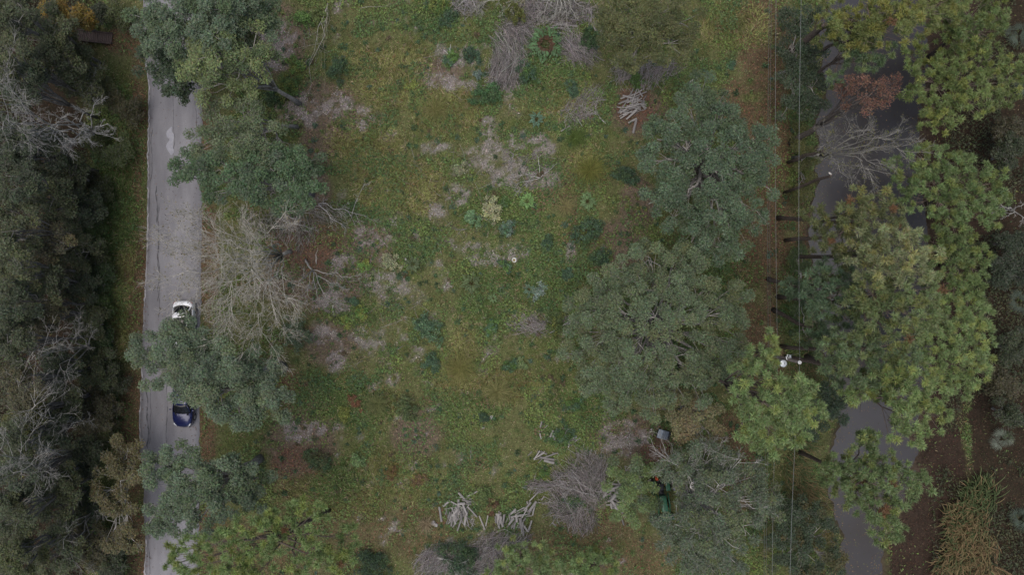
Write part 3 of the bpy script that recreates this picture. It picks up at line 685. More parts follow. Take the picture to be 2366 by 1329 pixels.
hardwood('widest grey-green oak, with pale limbs radiating from its open centre', (1500, 740), [(1440, 640, 46), (1500, 600, 46), (1560, 590, 42), (1610, 620, 44), (1400, 660, 38), (1480, 670, 44), (1550, 655, 46), (1640, 665, 40), (1690, 690, 40), (1370, 710, 42), (1430, 720, 46), (1500, 735, 44), (1580, 710, 42), (1640, 730, 46), (1700, 745, 40), (1340, 770, 40), (1390, 780, 44), (1460, 790, 48), (1640, 790, 44), (1700, 800, 36), (1320, 820, 36), (1370, 840, 44), (1430, 850, 46), (1500, 850, 40), (1560, 840, 42), (1620, 850, 44), (1670, 850, 36), (1380, 900, 40), (1440, 910, 42), (1500, 905, 44), (1560, 900, 40), (1610, 900, 34), (1440, 945, 26), (1510, 950, 22), (1540, 780, 34), (1330, 710, 24)], 11.5, C_(.108, .142, .078), seed=113, col2=C_(.135, .155, .070), leaf=.185, twig=1.5, sag=.3, bark=GREYBARK * .85, dens=.95, rtrunk=.3)
hardwood('small tan-leaved tree beside the grey box', (1570, 930), [(1530, 945, 30), (1570, 930, 32), (1610, 945, 34), (1645, 965, 30), (1560, 970, 34), (1605, 985, 36), (1640, 1005, 26), (1580, 1010, 26), (1550, 925, 26), (1620, 1020, 20)], 8, TAN, seed=114, col2=C_(.19, .150, .082), dens=.8, leaf=.18, twig=1.6)
hardwood('small bright green tree left of the tractor', (1440, 1125), [(1445, 1080, 34), (1480, 1100, 30), (1425, 1110, 30), (1450, 1150, 36), (1485, 1150, 28), (1465, 1185, 30), (1440, 1185, 24), (1505, 1110, 20), (1505, 1165, 20), (1500, 1080, 16)], 6, C_(.120, .165, .065), seed=115, leaf=.18, col2=BLUE)
hardwood('large twiggy grey-green tree at the bottom right of the clearing', (1560, 1120), [(1570, 1075, 42), (1620, 1060, 42), (1670, 1075, 44), (1720, 1100, 44), (1760, 1130, 40), (1600, 1120, 42), (1660, 1130, 48), (1720, 1160, 46), (1770, 1180, 36), (1600, 1180, 40), (1660, 1190, 46), (1560, 1215, 36), (1610, 1235, 46), (1670, 1245, 46), (1720, 1220, 40), (1580, 1280, 42), (1640, 1295, 46), (1690, 1295, 34), (1600, 1325, 40), (1550, 1250, 30), (1660, 1330, 34), (1780, 1145, 24), (1535, 1095, 24), (1565, 1165, 28), (1560, 1120, 26), (1530, 1205, 22)], 10, C_(.100, .128, .080), seed=116, col2=C_(.125, .150, .060), dens=.72, twig=3, bark=PALEBARK * .95)
bare_tree('leafless pale limbs rising above the twiggy bottom right tree', (1600, 1110), [(1535, 1045, 7), (1560, 1060, 9), (1625, 1010, 8), (1650, 1040, 9), (1700, 1060, 10), (1500, 1040, 6)], 9, 203, PALEBARK, (0, 4, 5, 6), .07, rt=.13)
# the pine standing at the utility pole
pine('bright green pine with its crown over the utility pole', (1570, 845), [(1770, 795, 30), (1750, 830, 30), (1775, 825, 20), (1720, 860, 32), (1765, 880, 36), (1835, 890, 28), (1855, 912, 30), (1810, 910, 34), (1730, 910, 30), (1775, 935, 36), (1865, 945, 34), (1825, 950, 36), (1735, 955, 30), (1720, 990, 26), (1780, 985, 36), (1830, 995, 32), (1750, 1015, 26), (1800, 1030, 28), (1855, 985, 28), (1700, 905, 20)], 19, C_(.118, .162, .066), seed=302, dens=1.15, low=False)
PG = 'pines standing in a row along the pond'
pine('pine whose olive crown covers the top right of the pond', (1836, 145), [(1920, 30, 34), (1960, 50, 36), (2010, 20, 40), (2050, 30, 40), (2060, 70, 36), (2010, 60, 34), (2100, 20, 40), (2120, 55, 34), (2160, 20, 36), (2200, 15, 36), (2000, 90, 28), (1950, 95, 30)], 14, C_(.125, .145, .050), seed=303, group=PG, dead=.03)
pine('blue-green pine below the olive crown at the top of the pond', (1838, 200), [(1945, 110, 30), (1960, 75, 26), (1990, 105, 34), (2030, 110, 32), (1975, 140, 26), (1930, 60, 24), (1925, 180, 24), (2020, 140, 22)], 11, C_(.090, .130, .066), seed=304, group=PG)
pine('pine filling the top right corner above the palmetto', (2152, 128), [(2200, 50, 36), (2250, 30, 40), (2300, 20, 34), (2230, 80, 36), (2270, 70, 34), (2170, 70, 32), (2310, 50, 24), (2150, 40, 30), (2200, 95, 26)], 8, C_(.100, .135, .050), seed=305, group=PG, dead=.01)
pine('wide yellow-green pine at the right of the orange cypress', (2150, 262), [(2110, 130, 30), (2150, 140, 36), (2190, 160, 38), (2240, 120, 34), (2280, 140, 36), (2330, 160, 32), (2340, 200, 24), (2290, 190, 40), (2230, 190, 42), (2170, 200, 40), (2120, 180, 30), (2150, 240, 36), (2200, 240, 40), (2250, 240, 36), (2180, 280, 30), (2140, 280, 24), (2300, 230, 28), (2100, 215, 24)], 7, C_(.115, .150, .054), seed=306, group=PG, dens=1.1)
pine('tall pine right of the bare tree over the pond', (2150, 468), [(2130, 370, 34), (2180, 370, 32), (2110, 420, 34), (2160, 420, 38), (2210, 410, 36), (2260, 400, 34), (2300, 420, 30), (2220, 460, 40), (2270, 460, 38), (2170, 470, 38), (2120, 470, 32), (2290, 500, 26), (2240, 510, 36), (2190, 520, 34), (2310, 460, 22), (2220, 365, 24), (2080, 440, 30), (2060, 390, 24)], 7, C_(.108, .152, .060), seed=307, group=PG, dens=1.1)
pine('thin pine with browning needles on the trunk nearest the pond bend', (1798, 503), [(1960, 500, 30), (2000, 490, 34), (1940, 540, 30), (1990, 530, 32), (2030, 520, 28), (1920, 560, 24), (1970, 465, 28), (2030, 470, 30), (2060, 500, 30), (2080, 530, 28), (2010, 560, 28), (1950, 580, 24)], 15, C_(.110, .125, .055), seed=308, group=PG, dead=.10, dens=.8)
pine('pale-tipped pine standing tallest at the middle of the row', (1840, 592), [(2060, 560, 34), (2110, 570, 34), (2140, 590, 26), (2080, 600, 36), (2030, 600, 34), (1990, 600, 32), (2120, 620, 30), (2050, 630, 34), (2000, 640, 28), (2090, 545, 24)], 19, C_(.170, .190, .095), seed=309, group=PG, dead=.02)
pine('blue-green pine low over the near bank at the middle of the row', (1775, 645), [(1890, 650, 30), (1930, 630, 30), (1920, 680, 32), (1960, 650, 30), (1880, 690, 24), (1900, 720, 26), (1950, 700, 26), (1880, 755, 24), (1920, 750, 28), (1960, 740, 28), (1895, 620, 22)], 13, C_(.080, .120, .068), seed=310, group=PG)
pine('dense olive pine below the pale-tipped pine', (1797, 686), [(2020, 680, 34), (2070, 670, 36), (2120, 670, 34), (2050, 720, 36), (2100, 720, 36), (2150, 690, 28), (2010, 730, 32), (2060, 770, 34), (2110, 760, 32), (2150, 640, 28), (1980, 690, 26), (2000, 770, 26), (2150, 740, 24)], 18, C_(.118, .150, .066), seed=311, group=PG, dead=.03, dens=1.1)
pine('rounded pine with yellow-green tips right of the pale-tipped pine', (2176, 612), [(2190, 590, 34), (2230, 590, 32), (2250, 620, 28), (2200, 630, 36), (2240, 650, 30), (2190, 670, 30), (2160, 560, 30), (2220, 550, 32), (2270, 590, 22), (2240, 680, 22)], 7, C_(.108, .148, .056), seed=312, group=PG)
pine('largest dome of pale green puffs on the right of the pond', (2180, 785), [(2190, 720, 34), (2240, 710, 32), (2270, 740, 26), (2160, 760, 34), (2210, 760, 38), (2260, 780, 32), (2130, 800, 32), (2180, 800, 38), (2230, 810, 38), (2270, 830, 26), (2150, 840, 36), (2200, 850, 38), (2250, 860, 32), (2170, 885, 34), (2220, 890, 32), (2110, 770, 26), (2260, 700, 20)], 7, C_(.128, .172, .070), seed=313, group=PG, dens=1.3)
pine('grey-green pine over the dark water below the middle row', (1787, 716), [(1930, 790, 30), (1970, 780, 32), (2000, 820, 34), (2040, 820, 34), (1950, 830, 30), (1910, 830, 24), (2080, 830, 32), (2040, 860, 32), (1980, 870, 30), (2090, 790, 28), (2110, 850, 30), (1940, 870, 24), (1900, 800, 24), (1960, 815, 28), (2000, 770, 28), (1920, 845, 24)], 15, C_(.088, .122, .062), seed=314, group=PG, dens=.85)
pine('pine with neat round puffs at the pond edge below the big dome', (1860, 822), [(2070, 880, 34), (2030, 900, 30), (2110, 890, 34), (2150, 910, 32), (2080, 920, 32), (2130, 945, 34), (2165, 965, 28), (2090, 965, 30), (2070, 990, 28), (2110, 1000, 30), (1990, 905, 26), (1960, 920, 22)], 16, C_(.135, .180, .070), seed=315, group=PG, dens=1.25)
pine('lone pine standing over the pond at the bottom', (1845, 1045), [(2010, 1020, 30), (1985, 1060, 32), (2030, 1060, 34), (1930, 1080, 30), (1970, 1100, 34), (2020, 1110, 36), (2070, 1090, 32), (2110, 1100, 28), (2130, 1120, 20), (2080, 1140, 34), (2030, 1160, 36), (1980, 1160, 32), (2060, 1190, 32), (2010, 1200, 30), (2040, 1235, 26), (2075, 1235, 22), (1950, 1130, 26), (2000, 1010, 20)], 17, C_(.110, .150, .062), seed=316, group=PG, dead=.04)
pine('pale green pine low at the bottom edge among the brush', (1205, 1292), [(1160, 1290, 32), (1200, 1270, 32), (1240, 1290, 34), (1180, 1320, 34), (1230, 1325, 36), (1270, 1310, 28), (1150, 1335, 28)], 5.5, C_(.118, .160, .068), seed=317)
pine('small pine at the bottom edge right of the red pine straw', (1374, 1298), [(1385, 1280, 26), (1350, 1300, 28), (1395, 1310, 32), (1330, 1325, 28), (1370, 1335, 30), (1410, 1290, 18)], 5, C_(.105, .150, .060), seed=318)
# over the pond
hardwood('rust-orange cypress crown over the pond', (1830, 330), [(1950, 225, 26), (1985, 205, 28), (2020, 195, 26), (2050, 190, 22), (1990, 235, 26), (2030, 225, 24), (1960, 200, 20)], 12, C_(.165, .088, .060), seed=121, dens=.36, leaf=.16, col2=C_(.14, .075, .052), twig=2, bark=DARKBARK)
bare_tree('bare branching grey tree spread over the pond', (1830, 365), [(1910, 320, 9), (1960, 290, 10), (2010, 300, 10), (2060, 320, 10), (2100, 340, 10), (2040, 390, 10), (1990, 380, 10), (1920, 360, 9), (2030, 430, 9), (1970, 430, 9), (2080, 300, 9)], 10, 204, C_(.27, .26, .235), (0, 5, 5, 6), .055, buds=.3, budcol=(.13, .13, .05), rt=.17, fork=.4)
SH_ = 'dark shrubs along the near pond bank'
hardwood('dark evergreen thicket between the wires and the top of the pond', (1800, 170), [(1840, 40, 36), (1830, 100, 36), (1870, 30, 28), (1850, 150, 38), (1890, 140, 28), (1830, 200, 38), (1880, 200, 36), (1900, 240, 26), (1850, 250, 34), (1820, 250, 26)], 4.5, C_(.050, .070, .040), seed=122, group=SH_, name='thicket', cat='thicket', leaf=.2, sag=.1, dens=.9)
hardwood('yellow-green bank shrub left of the bare pond tree', (1850, 400), [(1850, 350, 24), (1865, 380, 24), (1862, 420, 26), (1855, 460, 24), (1850, 310, 22)], 1.6, C_(.098, .105, .036), seed=123, group=SH_, name='bank_shrub', cat='shrub', leaf=.16, sag=.1)
hardwood('dark thicket by the pond right of the utility pole pine', (1890, 950), [(1910, 890, 30), (1940, 920, 28), (1900, 940, 34), (1935, 960, 28), (1890, 990, 28), (1920, 860, 24)], 3.5, C_(.055, .082, .048), seed=124, group=SH_, name='thicket', cat='thicket', sag=.1)
hardwood('dark thicket specked with yellow leaves at the bottom pond corner', (1850, 1230), [(1820, 1170, 34), (1860, 1180, 34), (1900, 1190, 32), (1830, 1230, 38), (1880, 1240, 38), (1915, 1230, 24), (1850, 1290, 40), (1900, 1290, 36), (1800, 1290, 32), (1930, 1310, 28), (1870, 1330, 34), (1790, 1240, 26)], 4, C_(.048, .068, .038), seed=125, group=SH_, name='thicket', cat='thicket', col2=C_(.10, .085, .03), sag=.1)
hardwood('small green shrubs on the bank under the leaning pine trunks', (1850, 700), [(1850, 660, 20), (1860, 700, 22), (1840, 730, 20), (1860, 770, 24), (1850, 620, 18), (1842, 590, 18)], 1.3, C_(.065, .095, .036), seed=126, group=SH_, name='bank_shrub', cat='shrub', leaf=.16, sag=.1)
# far right edge
FR = 'dark trees along the right edge'
for k, (x, y, r, zc, lab) in enumerate([(2340, 350, 46, 7, 'dark green tree on the right edge below the palmetto'), (2335, 290, 34, 6, 'narrow dark tree on the right edge beside the wide yellow-green pine'),
        (2330, 610, 52, 9, 'brownish dark tree on the right edge right of the rounded pine'), (2345, 800, 44, 8, 'dark green tree on the right edge right of the big pine dome'),
        (2320, 890, 46, 7, 'dark tree on the right edge below the green one'), (2345, 560, 34, 7, 'small dark tree under the bare branch at the right edge'), (2340, 960, 40, 6, 'dark tree on the right edge above the fan palm')]):
    rg = RNG(400 + k); lob = [(x + rg.uniform(-.6, .6) * r, y + rg.uniform(-.7, .7) * r, r * rg.uniform(.45, .65)) for _ in range(7)]
    zc = 3.4; bx_, by_ = max(2292, CX + (x - CX) * (1 - zc / CAMH)), CY + (y - CY) * (1 - zc / CAMH)
    hardwood(lab, (bx_, by_), lob, zc, [C_(.048, .060, .032), C_(.060, .056, .030), C_(.040, .054, .032)][k % 3], seed=410 + k, group=FR, dens=.9, twig=1.4)
bare_tree('bare branches reaching in from the right edge', (2330, 480), [(2310, 478, 2.5), (2330, 500, 3), (2365, 470, 3), (2370, 520, 3), (2300, 490, 2)], 3, 206, PALEBARK, (0, 3, 4, 4), .05)

# the dense wood left of the road
WG = 'trees of the dark wood left of the road'
D0, D1, D2, D3 = C_(.062, .076, .040), C_(.074, .088, .046), C_(.052, .068, .040), C_(.080, .078, .044)
LEFT = [(35, 35, 60, 13, D0, 'dark green tree in the top left corner'), (110, 60, 60, 13, D1, 'dark olive tree left of the yellow tree'), (30, 130, 60, 12, D1, 'olive tree on the left edge above the bare limbs'),
        (120, 140, 60, 13, D0, 'round dark tree below the yellow tree'), (60, 190, 50, 12, D2, 'blackish tree above the bare limbs on the left edge'), (170, 148, 42, 10, D0, 'dark tree beside the wooden footbridge'),
        (25, 330, 55, 12, D2, 'blackish tree on the left edge below the bare limbs'), (95, 350, 55, 13, D2, 'blackish tree below the white bare tree'), (160, 400, 55, 12, D0, 'dark tree facing the verge below the white bare tree'),
        (40, 420, 60, 13, D2, 'dark green tree on the left edge, first of the run beside the verge'), (120, 460, 60, 14, D0, 'full dark tree level with the cracked stretch of road'), (190, 490, 45, 10, D2, 'low dark tree on the verge level with the cracked stretch'),
        (35, 520, 60, 13, D1, 'olive tree on the left edge level with the top of the large bare tree'), (110, 560, 60, 14, D3, 'brownish olive tree level with the large bare tree'), (185, 575, 48, 11, D1, 'olive tree at the verge level with the large bare tree'),
        (30, 620, 60, 13, D1, 'yellowish dark tree on the left edge'), (110, 650, 58, 14, D0, 'dark tree left of the verge above the white car level'), (190, 660, 45, 10, D2, 'low blackish tree at the verge level with the white car'),
        (40, 710, 55, 12, D2, 'blackish tree on the left edge level with the white car'), (30, 800, 55, 13, D0, 'dark tree on the left edge beside the pale forked limbs'), (110, 730, 40, 11, D3, 'brown-leaved tree just above the pale forked limbs'),
        (210, 750, 50, 10, D1, 'olive tree at the verge right of the pale forked limbs'), (220, 850, 55, 10, D0, 'dark tree at the verge left of the grey-green road tree'), (130, 850, 48, 11, D2, 'blackish tree below the pale forked limbs'),
        (40, 890, 55, 13, D3, 'brownish tree on the left edge above the yellow-leaved sprig'), (150, 930, 50, 11, D0, 'dark tree between the pale limbs left of the blue car'), (230, 960, 50, 9, D3, 'brown thin tree at the road left of the blue car'),
        (60, 960, 45, 12, C_(.085, .092, .030), 'tree with a yellow-green sprig on the left edge'), (120, 1000, 45, 11, D2, 'blackish tree above the thick curved trunk'), (30, 1020, 50, 12, D0, 'dark tree on the left edge beside the bent pale limb'),
        (40, 1110, 60, 12, D2, 'dark tree on the left edge below the bent pale limb'), (120, 1110, 55, 11, D0, 'dark tree beside the olive-brown roadside tree'), (190, 1060, 45, 10, D2, 'blackish tree left of the olive-brown roadside tree'),
        (35, 1200, 60, 13, D0, 'dark green tree on the left edge near the bottom'), (130, 1180, 60, 13, D1, 'broad olive tree near the bottom left'), (210, 1170, 40, 10, D2, 'narrow blackish tree left of the road near the bottom'),
        (40, 1295, 60, 13, C_(.068, .082, .034), 'green tree in the bottom left corner'), (130, 1280, 60, 12, D1, 'olive tree on the bottom edge'), (215, 1260, 55, 12, D3, 'brownish tree on the bottom edge left of the road'), (260, 1310, 40, 9, D2, 'blackish tree on the bottom edge touching the road side')]
for k, (x, y, r, zc, c, lab) in enumerate(LEFT):
    rg = RNG(500 + k); r *= .99; zc = leftz(x)
    lob = [(x + rg.uniform(-.25, .25) * r, y + rg.uniform(-.25, .25) * r, r * .6)]
    for q in range(7):
        a = q * 2 * math.pi / 7 + rg.uniform(-.4, .4); d = r * rg.uniform(.5, .85); lob.append((x + d * math.cos(a), y + d * math.sin(a), r * rg.uniform(.3, .5)))
    lob += [(x + r * rg.uniform(-.8, .8), y + r * rg.uniform(-.8, .8), r * .45, -.4 * zc) for q in range(4)]
    bx_, by_ = min(226, CX + (x - CX) * (1 - zc / CAMH)), CY + (y - CY) * (1 - zc / CAMH)
    hardwood(lab, (bx_, by_), lob, zc, c, seed=520 + k, group=WG, dens=.85, twig=2.2, col2=c * C_(1.5, 1.4, 1.15), leaf=.20, bark=GREYBARK * .6, rtrunk=.13)
hardwood('golden yellow tree at the top left above the footbridge', (216, 70), [(130, 20, 30), (165, 15, 32), (195, 30, 28), (175, 50, 28), (205, 60, 20), (150, 45, 24)], 6, C_(.195, .135, .028), seed=131, dens=.8, col2=C_(.12, .10, .03))
hardwood('pale green willowy tree above the white bare tree', (224, 215), [(190, 185, 36), (215, 170, 28), (200, 225, 34), (170, 205, 28), (225, 205, 22)], 4, C_(.098, .112, .055), seed=132, dens=.55, twig=3, bark=PALEBARK)
bare_tree('white bare dead tree left of the road near the top', (224, 310), [(250, 285, 4.2), (255, 315, 4.2), (215, 335, 4.3), (170, 330, 7.1), (130, 320, 9.4), (150, 270, 8.3), (190, 250, 5.9), (225, 240, 4.2), (120, 295, 9.9), (200, 300, 5.3)], 11, 205, C_(.44, .43, .41), (0, 4, 5, 6), .07, rt=.15)
bare_tree('grey bare limbs on the left edge', (190, 330), [(10, 220, 15.2), (40, 240, 13.9), (60, 270, 12.9), (20, 280, 14.8), (5, 300, 15.4), (50, 300, 13.4), (15, 180, 15.0)], 11, 207, C_(.30, .29, .28), (0, 4, 5, 5), .05, rt=.12)
bare_tree('pale forked bare tree in the middle of the left wood', (224, 800), [(190, 745, 5.9), (175, 770, 6.8), (135, 775, 9.1), (110, 815, 10.4), (150, 860, 8.3), (160, 880, 7.7), (225, 760, 4.2), (80, 820, 12.0), (205, 800, 5.0)], 12, 208, C_(.34, .325, .30), (0, 4, 5, 5), .055, rt=.12)
bare_tree('pale bare limbs angled down left of the blue car', (224, 960), [(100, 935, 10.9), (140, 965, 8.8), (155, 990, 8.0), (180, 975, 6.5), (70, 910, 12.4), (215, 980, 4.3)], 12, 209, C_(.34, .325, .30), (0, 3, 4, 5), .055, rt=.12)
bare_tree('bent pale bare limb with drooping twigs on the left edge', (210, 1040), [(50, 1020, 13.4), (5, 1035, 15.4), (60, 1070, 12.9), (100, 1075, 10.9), (75, 1000, 12.2), (45, 1090, 13.6)], 12, 210, C_(.33, .32, .30), (0, 4, 5, 5), .05, rt=.12)
bare_tree('thin pale bare tree in the bottom left wood', (224, 1150), [(160, 1230, 7.7), (175, 1290, 6.8), (190, 1320, 5.9), (150, 1270, 8.3), (250, 1180, 4.2), (290, 1190, 4.2), (275, 1210, 4.2)], 11, 211, C_(.29, .28, .26), (0, 3, 4, 5), .05, rt=.1)
for k, (x, y, r, lab) in enumerate([(285, 260, 40, 'low brown-green bush on the verge near the footbridge'), (265, 350, 36, 'green verge bush level with the road patch'), (235, 440, 30, 'low verge bush beside the run of dark trees'), (215, 545, 34, 'bright green verge bush at the wood edge'), (225, 640, 34, 'dark green verge bush level with the white car'), (232, 28, 28, 'dark bush behind the golden tree'), (270, 30, 40, 'green bush on the top edge left of the road'), (240, 215, 34, 'green bush beside the willowy tree'), (205, 400, 34, 'dark bush at the wood edge level with the broad dark crown'), (215, 490, 34, 'brownish bush at the wood edge above the bright one'), (220, 595, 36, 'olive bush at the wood edge below the bright one'), (235, 700, 36, 'bush at the wood edge just above the white car level'), (245, 790, 36, 'bush at the wood edge opposite the grey-green road tree'), (255, 880, 36, 'brown bush by the road left of the grey-green road tree'), (215, 320, 32, 'dark bush right under the white bare tree'), (240, 1010, 34, 'dark bush left of the road above the olive-brown tree'), (225, 920, 34, 'small brown bush left of the blue car')]):
    rg = RNG(600 + k); lob = [(x + rg.uniform(-.6, .6) * r, y + rg.uniform(-.6, .6) * r, r * rg.uniform(.4, .6)) for _ in range(6)]
    hardwood(lab, (x + 15, y), lob, 1.6, [C_(.070, .068, .034), C_(.075, .095, .038), C_(.062, .075, .034), C_(.070, .105, .036), C_(.055, .085, .036), C_(.045, .055, .03), C_(.072, .088, .032), C_(.075, .085, .036)][k % 8], seed=610 + k, group='bushes on the left verge', name='verge_bush', cat='bush', leaf=.17, sag=.1, dens=.75)
# ------------------------------------------------------------------ shrubs and tall weeds in the clearing
def at(px, py):
    p = P(px, py); p[2] = gz1(p[0], p[1]); return p
def mound(label, px, py, rpx, col, seed, h=None, leaf=.15, dens=1.0, col2=None, name='shrub', cat='shrub', group=None, asp=.5):
    rng = RNG(seed); B = at(px, py); r = M2P(rpx); h = h or r * .95
    st, fo = Acc(), Acc()
    n = int(26 * r * r) + 10
    th = rng.uniform(0, 2 * np.pi, n); rho = r * np.sqrt(rng.random(n)) * .92
    zt = h * np.sqrt(np.maximum(.05, 1 - (rho / r) ** 2)) * rng.uniform(.7, 1.05, n)
    lob = 1 + .30 * np.sin(th * 2 + seed) + .20 * np.sin(th * 5 + seed * 2) + rng.normal(0, .12, n)
    T = B + np.stack([rho * np.cos(th) * lob, rho * np.sin(th) * lob, zt], 1)
    S = B + np.stack([rng.normal(0, .06, n), rng.normal(0, .06, n), np.full(n, -.04)], 1)
    Mp = S * .4 + T * .6 + np.stack([np.zeros(n), np.zeros(n), .12 * zt], 1)
    cones(st, S, Mp, .014, .010, 4, C_(.16, .13, .08)); cones(st, Mp, T, .010, .004, 3, C_(.15, .15, .08))
    k = rng.poisson(44 * dens, n); idx = np.repeat(np.arange(n), k)
    off = unit(rng.normal(size=(len(idx), 3))) * rng.random((len(idx), 1)) ** .5 * (.20 + .10 * r) * [1, 1, .8]
    cc = np.tile(np.asarray(col, float) * 1.45, (n, 1)) * rng.uniform(.7, 1.3, (n, 1))
    if col2 is not None:
        f = (rng.random(n) < .45)[:, None]; cc = np.where(f, np.asarray(col2) * 1.45 * rng.uniform(.8, 1.2, (n, 1)), cc)
    Lp = T[idx] + off; Lp[:, 2] = np.maximum(Lp[:, 2], B[2] + .03)
    leaves(fo, Lp, leaf, rng, cc[idx], up=.6, asp=asp, cv=.3)
    e = empty(name, B, label, cat, group)
    obj('stems', st.mesh('stems', MBARK, True, B), e); obj('foliage', fo.mesh('foliage', MLEAF, False, B), e)
    return e
def frond_plant(label, px, py, rpx, col, seed, nf=12, name='fern', cat='fern', heart=None, group=None, lw=.12):
    """arching compound fronds round a crown, each frond a part"""
    rng = RNG(seed); B = at(px, py); r = M2P(rpx)
    e = empty(name, B, label, cat, group)
    for f in range(nf):
        a = f * 2 * math.pi / nf + rng.uniform(-.25, .25); L = r * rng.uniform(.75, 1.12); acc = Acc()
        t = np.linspace(0, 1, 9); hgt = .55 * r * rng.uniform(.7, 1.1)
        pts = np.stack([np.cos(a) * L * t, np.sin(a) * L * t, .05 + hgt * np.sin(np.minimum(t * 2.2, 2.6)) * .9], 1)
        tube(acc, pts, np.linspace(.016, .004, 9), 4, C_(.16, .13, .06))
        k = 26; tt = rng.uniform(.22, 1, k); q = np.stack([np.interp(tt, t, pts[:, c]) for c in range(3)], 1)
        sd = np.where(np.arange(k) % 2, 1, -1); w_ = L * .26 * np.sin(np.clip(tt * 1.1, 0, 1) * np.pi * .92 + .15)
        d = np.stack([-np.sin(a) * sd + np.cos(a) * .6, np.cos(a) * sd + np.sin(a) * .6, np.full(k, -.15)], 1); d = unit(d)
        s = unit(np.stack([np.cos(a) - d[:, 0] * .3, np.sin(a) - d[:, 1] * .3, rng.normal(0, .2, k)], 1)); w_ = np.maximum(w_, .06)
        V = np.stack([q, q + d * w_[:, None] * .5 + s * lw * .5, q + d * w_[:, None], q + d * w_[:, None] * .5 - s * lw * .5], 1)
        c = np.asarray(col) * 1.3 * rng.uniform(.8, 1.2) * (1 + rng.normal(0, .15, (k, 1)))
        if heart is not None:
            hh = (tt < .42)[:, None]; c = np.where(hh, np.asarray(heart) * (1 + rng.normal(0, .2, (k, 1))), c)
        acc.add(V, np.arange(4 * k).reshape(k, 4), c=np.repeat(np.clip(c, .005, 1), 4, 0))
        obj('frond', acc.mesh('frond', MLEAF), e)
    return e
def grass_clump(label, px, py, rpx, col, seed, n=160, name='grass_clump', cat='grass clump', L=None, wd=.022, col2=None):
    rng = RNG(seed); B = at(px, py); r = M2P(rpx); L = L or r * 1.15; acc = Acc()
    a = rng.uniform(0, 2 * np.pi, n); rad = L * rng.uniform(.5, 1.1, n)
    S = B + np.stack([rng.normal(0, .12, n) * r, rng.normal(0, .12, n) * r, np.full(n, -.03)], 1)
    dr = np.stack([np.cos(a), np.sin(a), np.zeros(n)], 1); sd = np.stack([-np.sin(a), np.cos(a), np.zeros(n)], 1) * wd / 2
    Mm = S + dr * rad[:, None] * .5 + np.array([0, 0, 1]) * (rad * rng.uniform(.5, .8, n))[:, None]
    E = S + dr * rad[:, None] + np.array([0, 0, 1]) * (rad * rng.uniform(.2, .6, n))[:, None]
    V = np.stack([S - sd, S + sd, Mm + sd * .8, Mm - sd * .8, E], 1)
    i = np.arange(n)[:, None] * 5
    c = np.tile(np.asarray(col, float), (n, 1)) * (1 + rng.normal(0, .2, (n, 1)))
    if col2 is not None: k = rng.random(n) < .4; c[k] = np.asarray(col2) * (1 + rng.normal(0, .2, (k.sum(), 1)))
    acc.add(V, i + [[0, 1, 2, 3]], i + [[3, 2, 4]], np.repeat(np.clip(c, .005, 1), 5, 0))
    e = empty(name, B, label, cat); st = Acc()
    tube(st, [B - [0, 0, .04], B + [0, 0, .06]], .06, 7, C_(.15, .12, .06)); obj('root_crown', st.mesh('root_crown', MBARK, False, B), e)
    obj('blades', acc.mesh('blades', MGRASS, False, B), e); return e
DK = C_(.055, .090, .040); TEAL = C_(.068, .116, .068); BRT = C_(.110, .190, .055); CREAM = C_(.25, .25, .155); SAGE = C_(.12, .165, .125); YG = C_(.19, .22, .06)
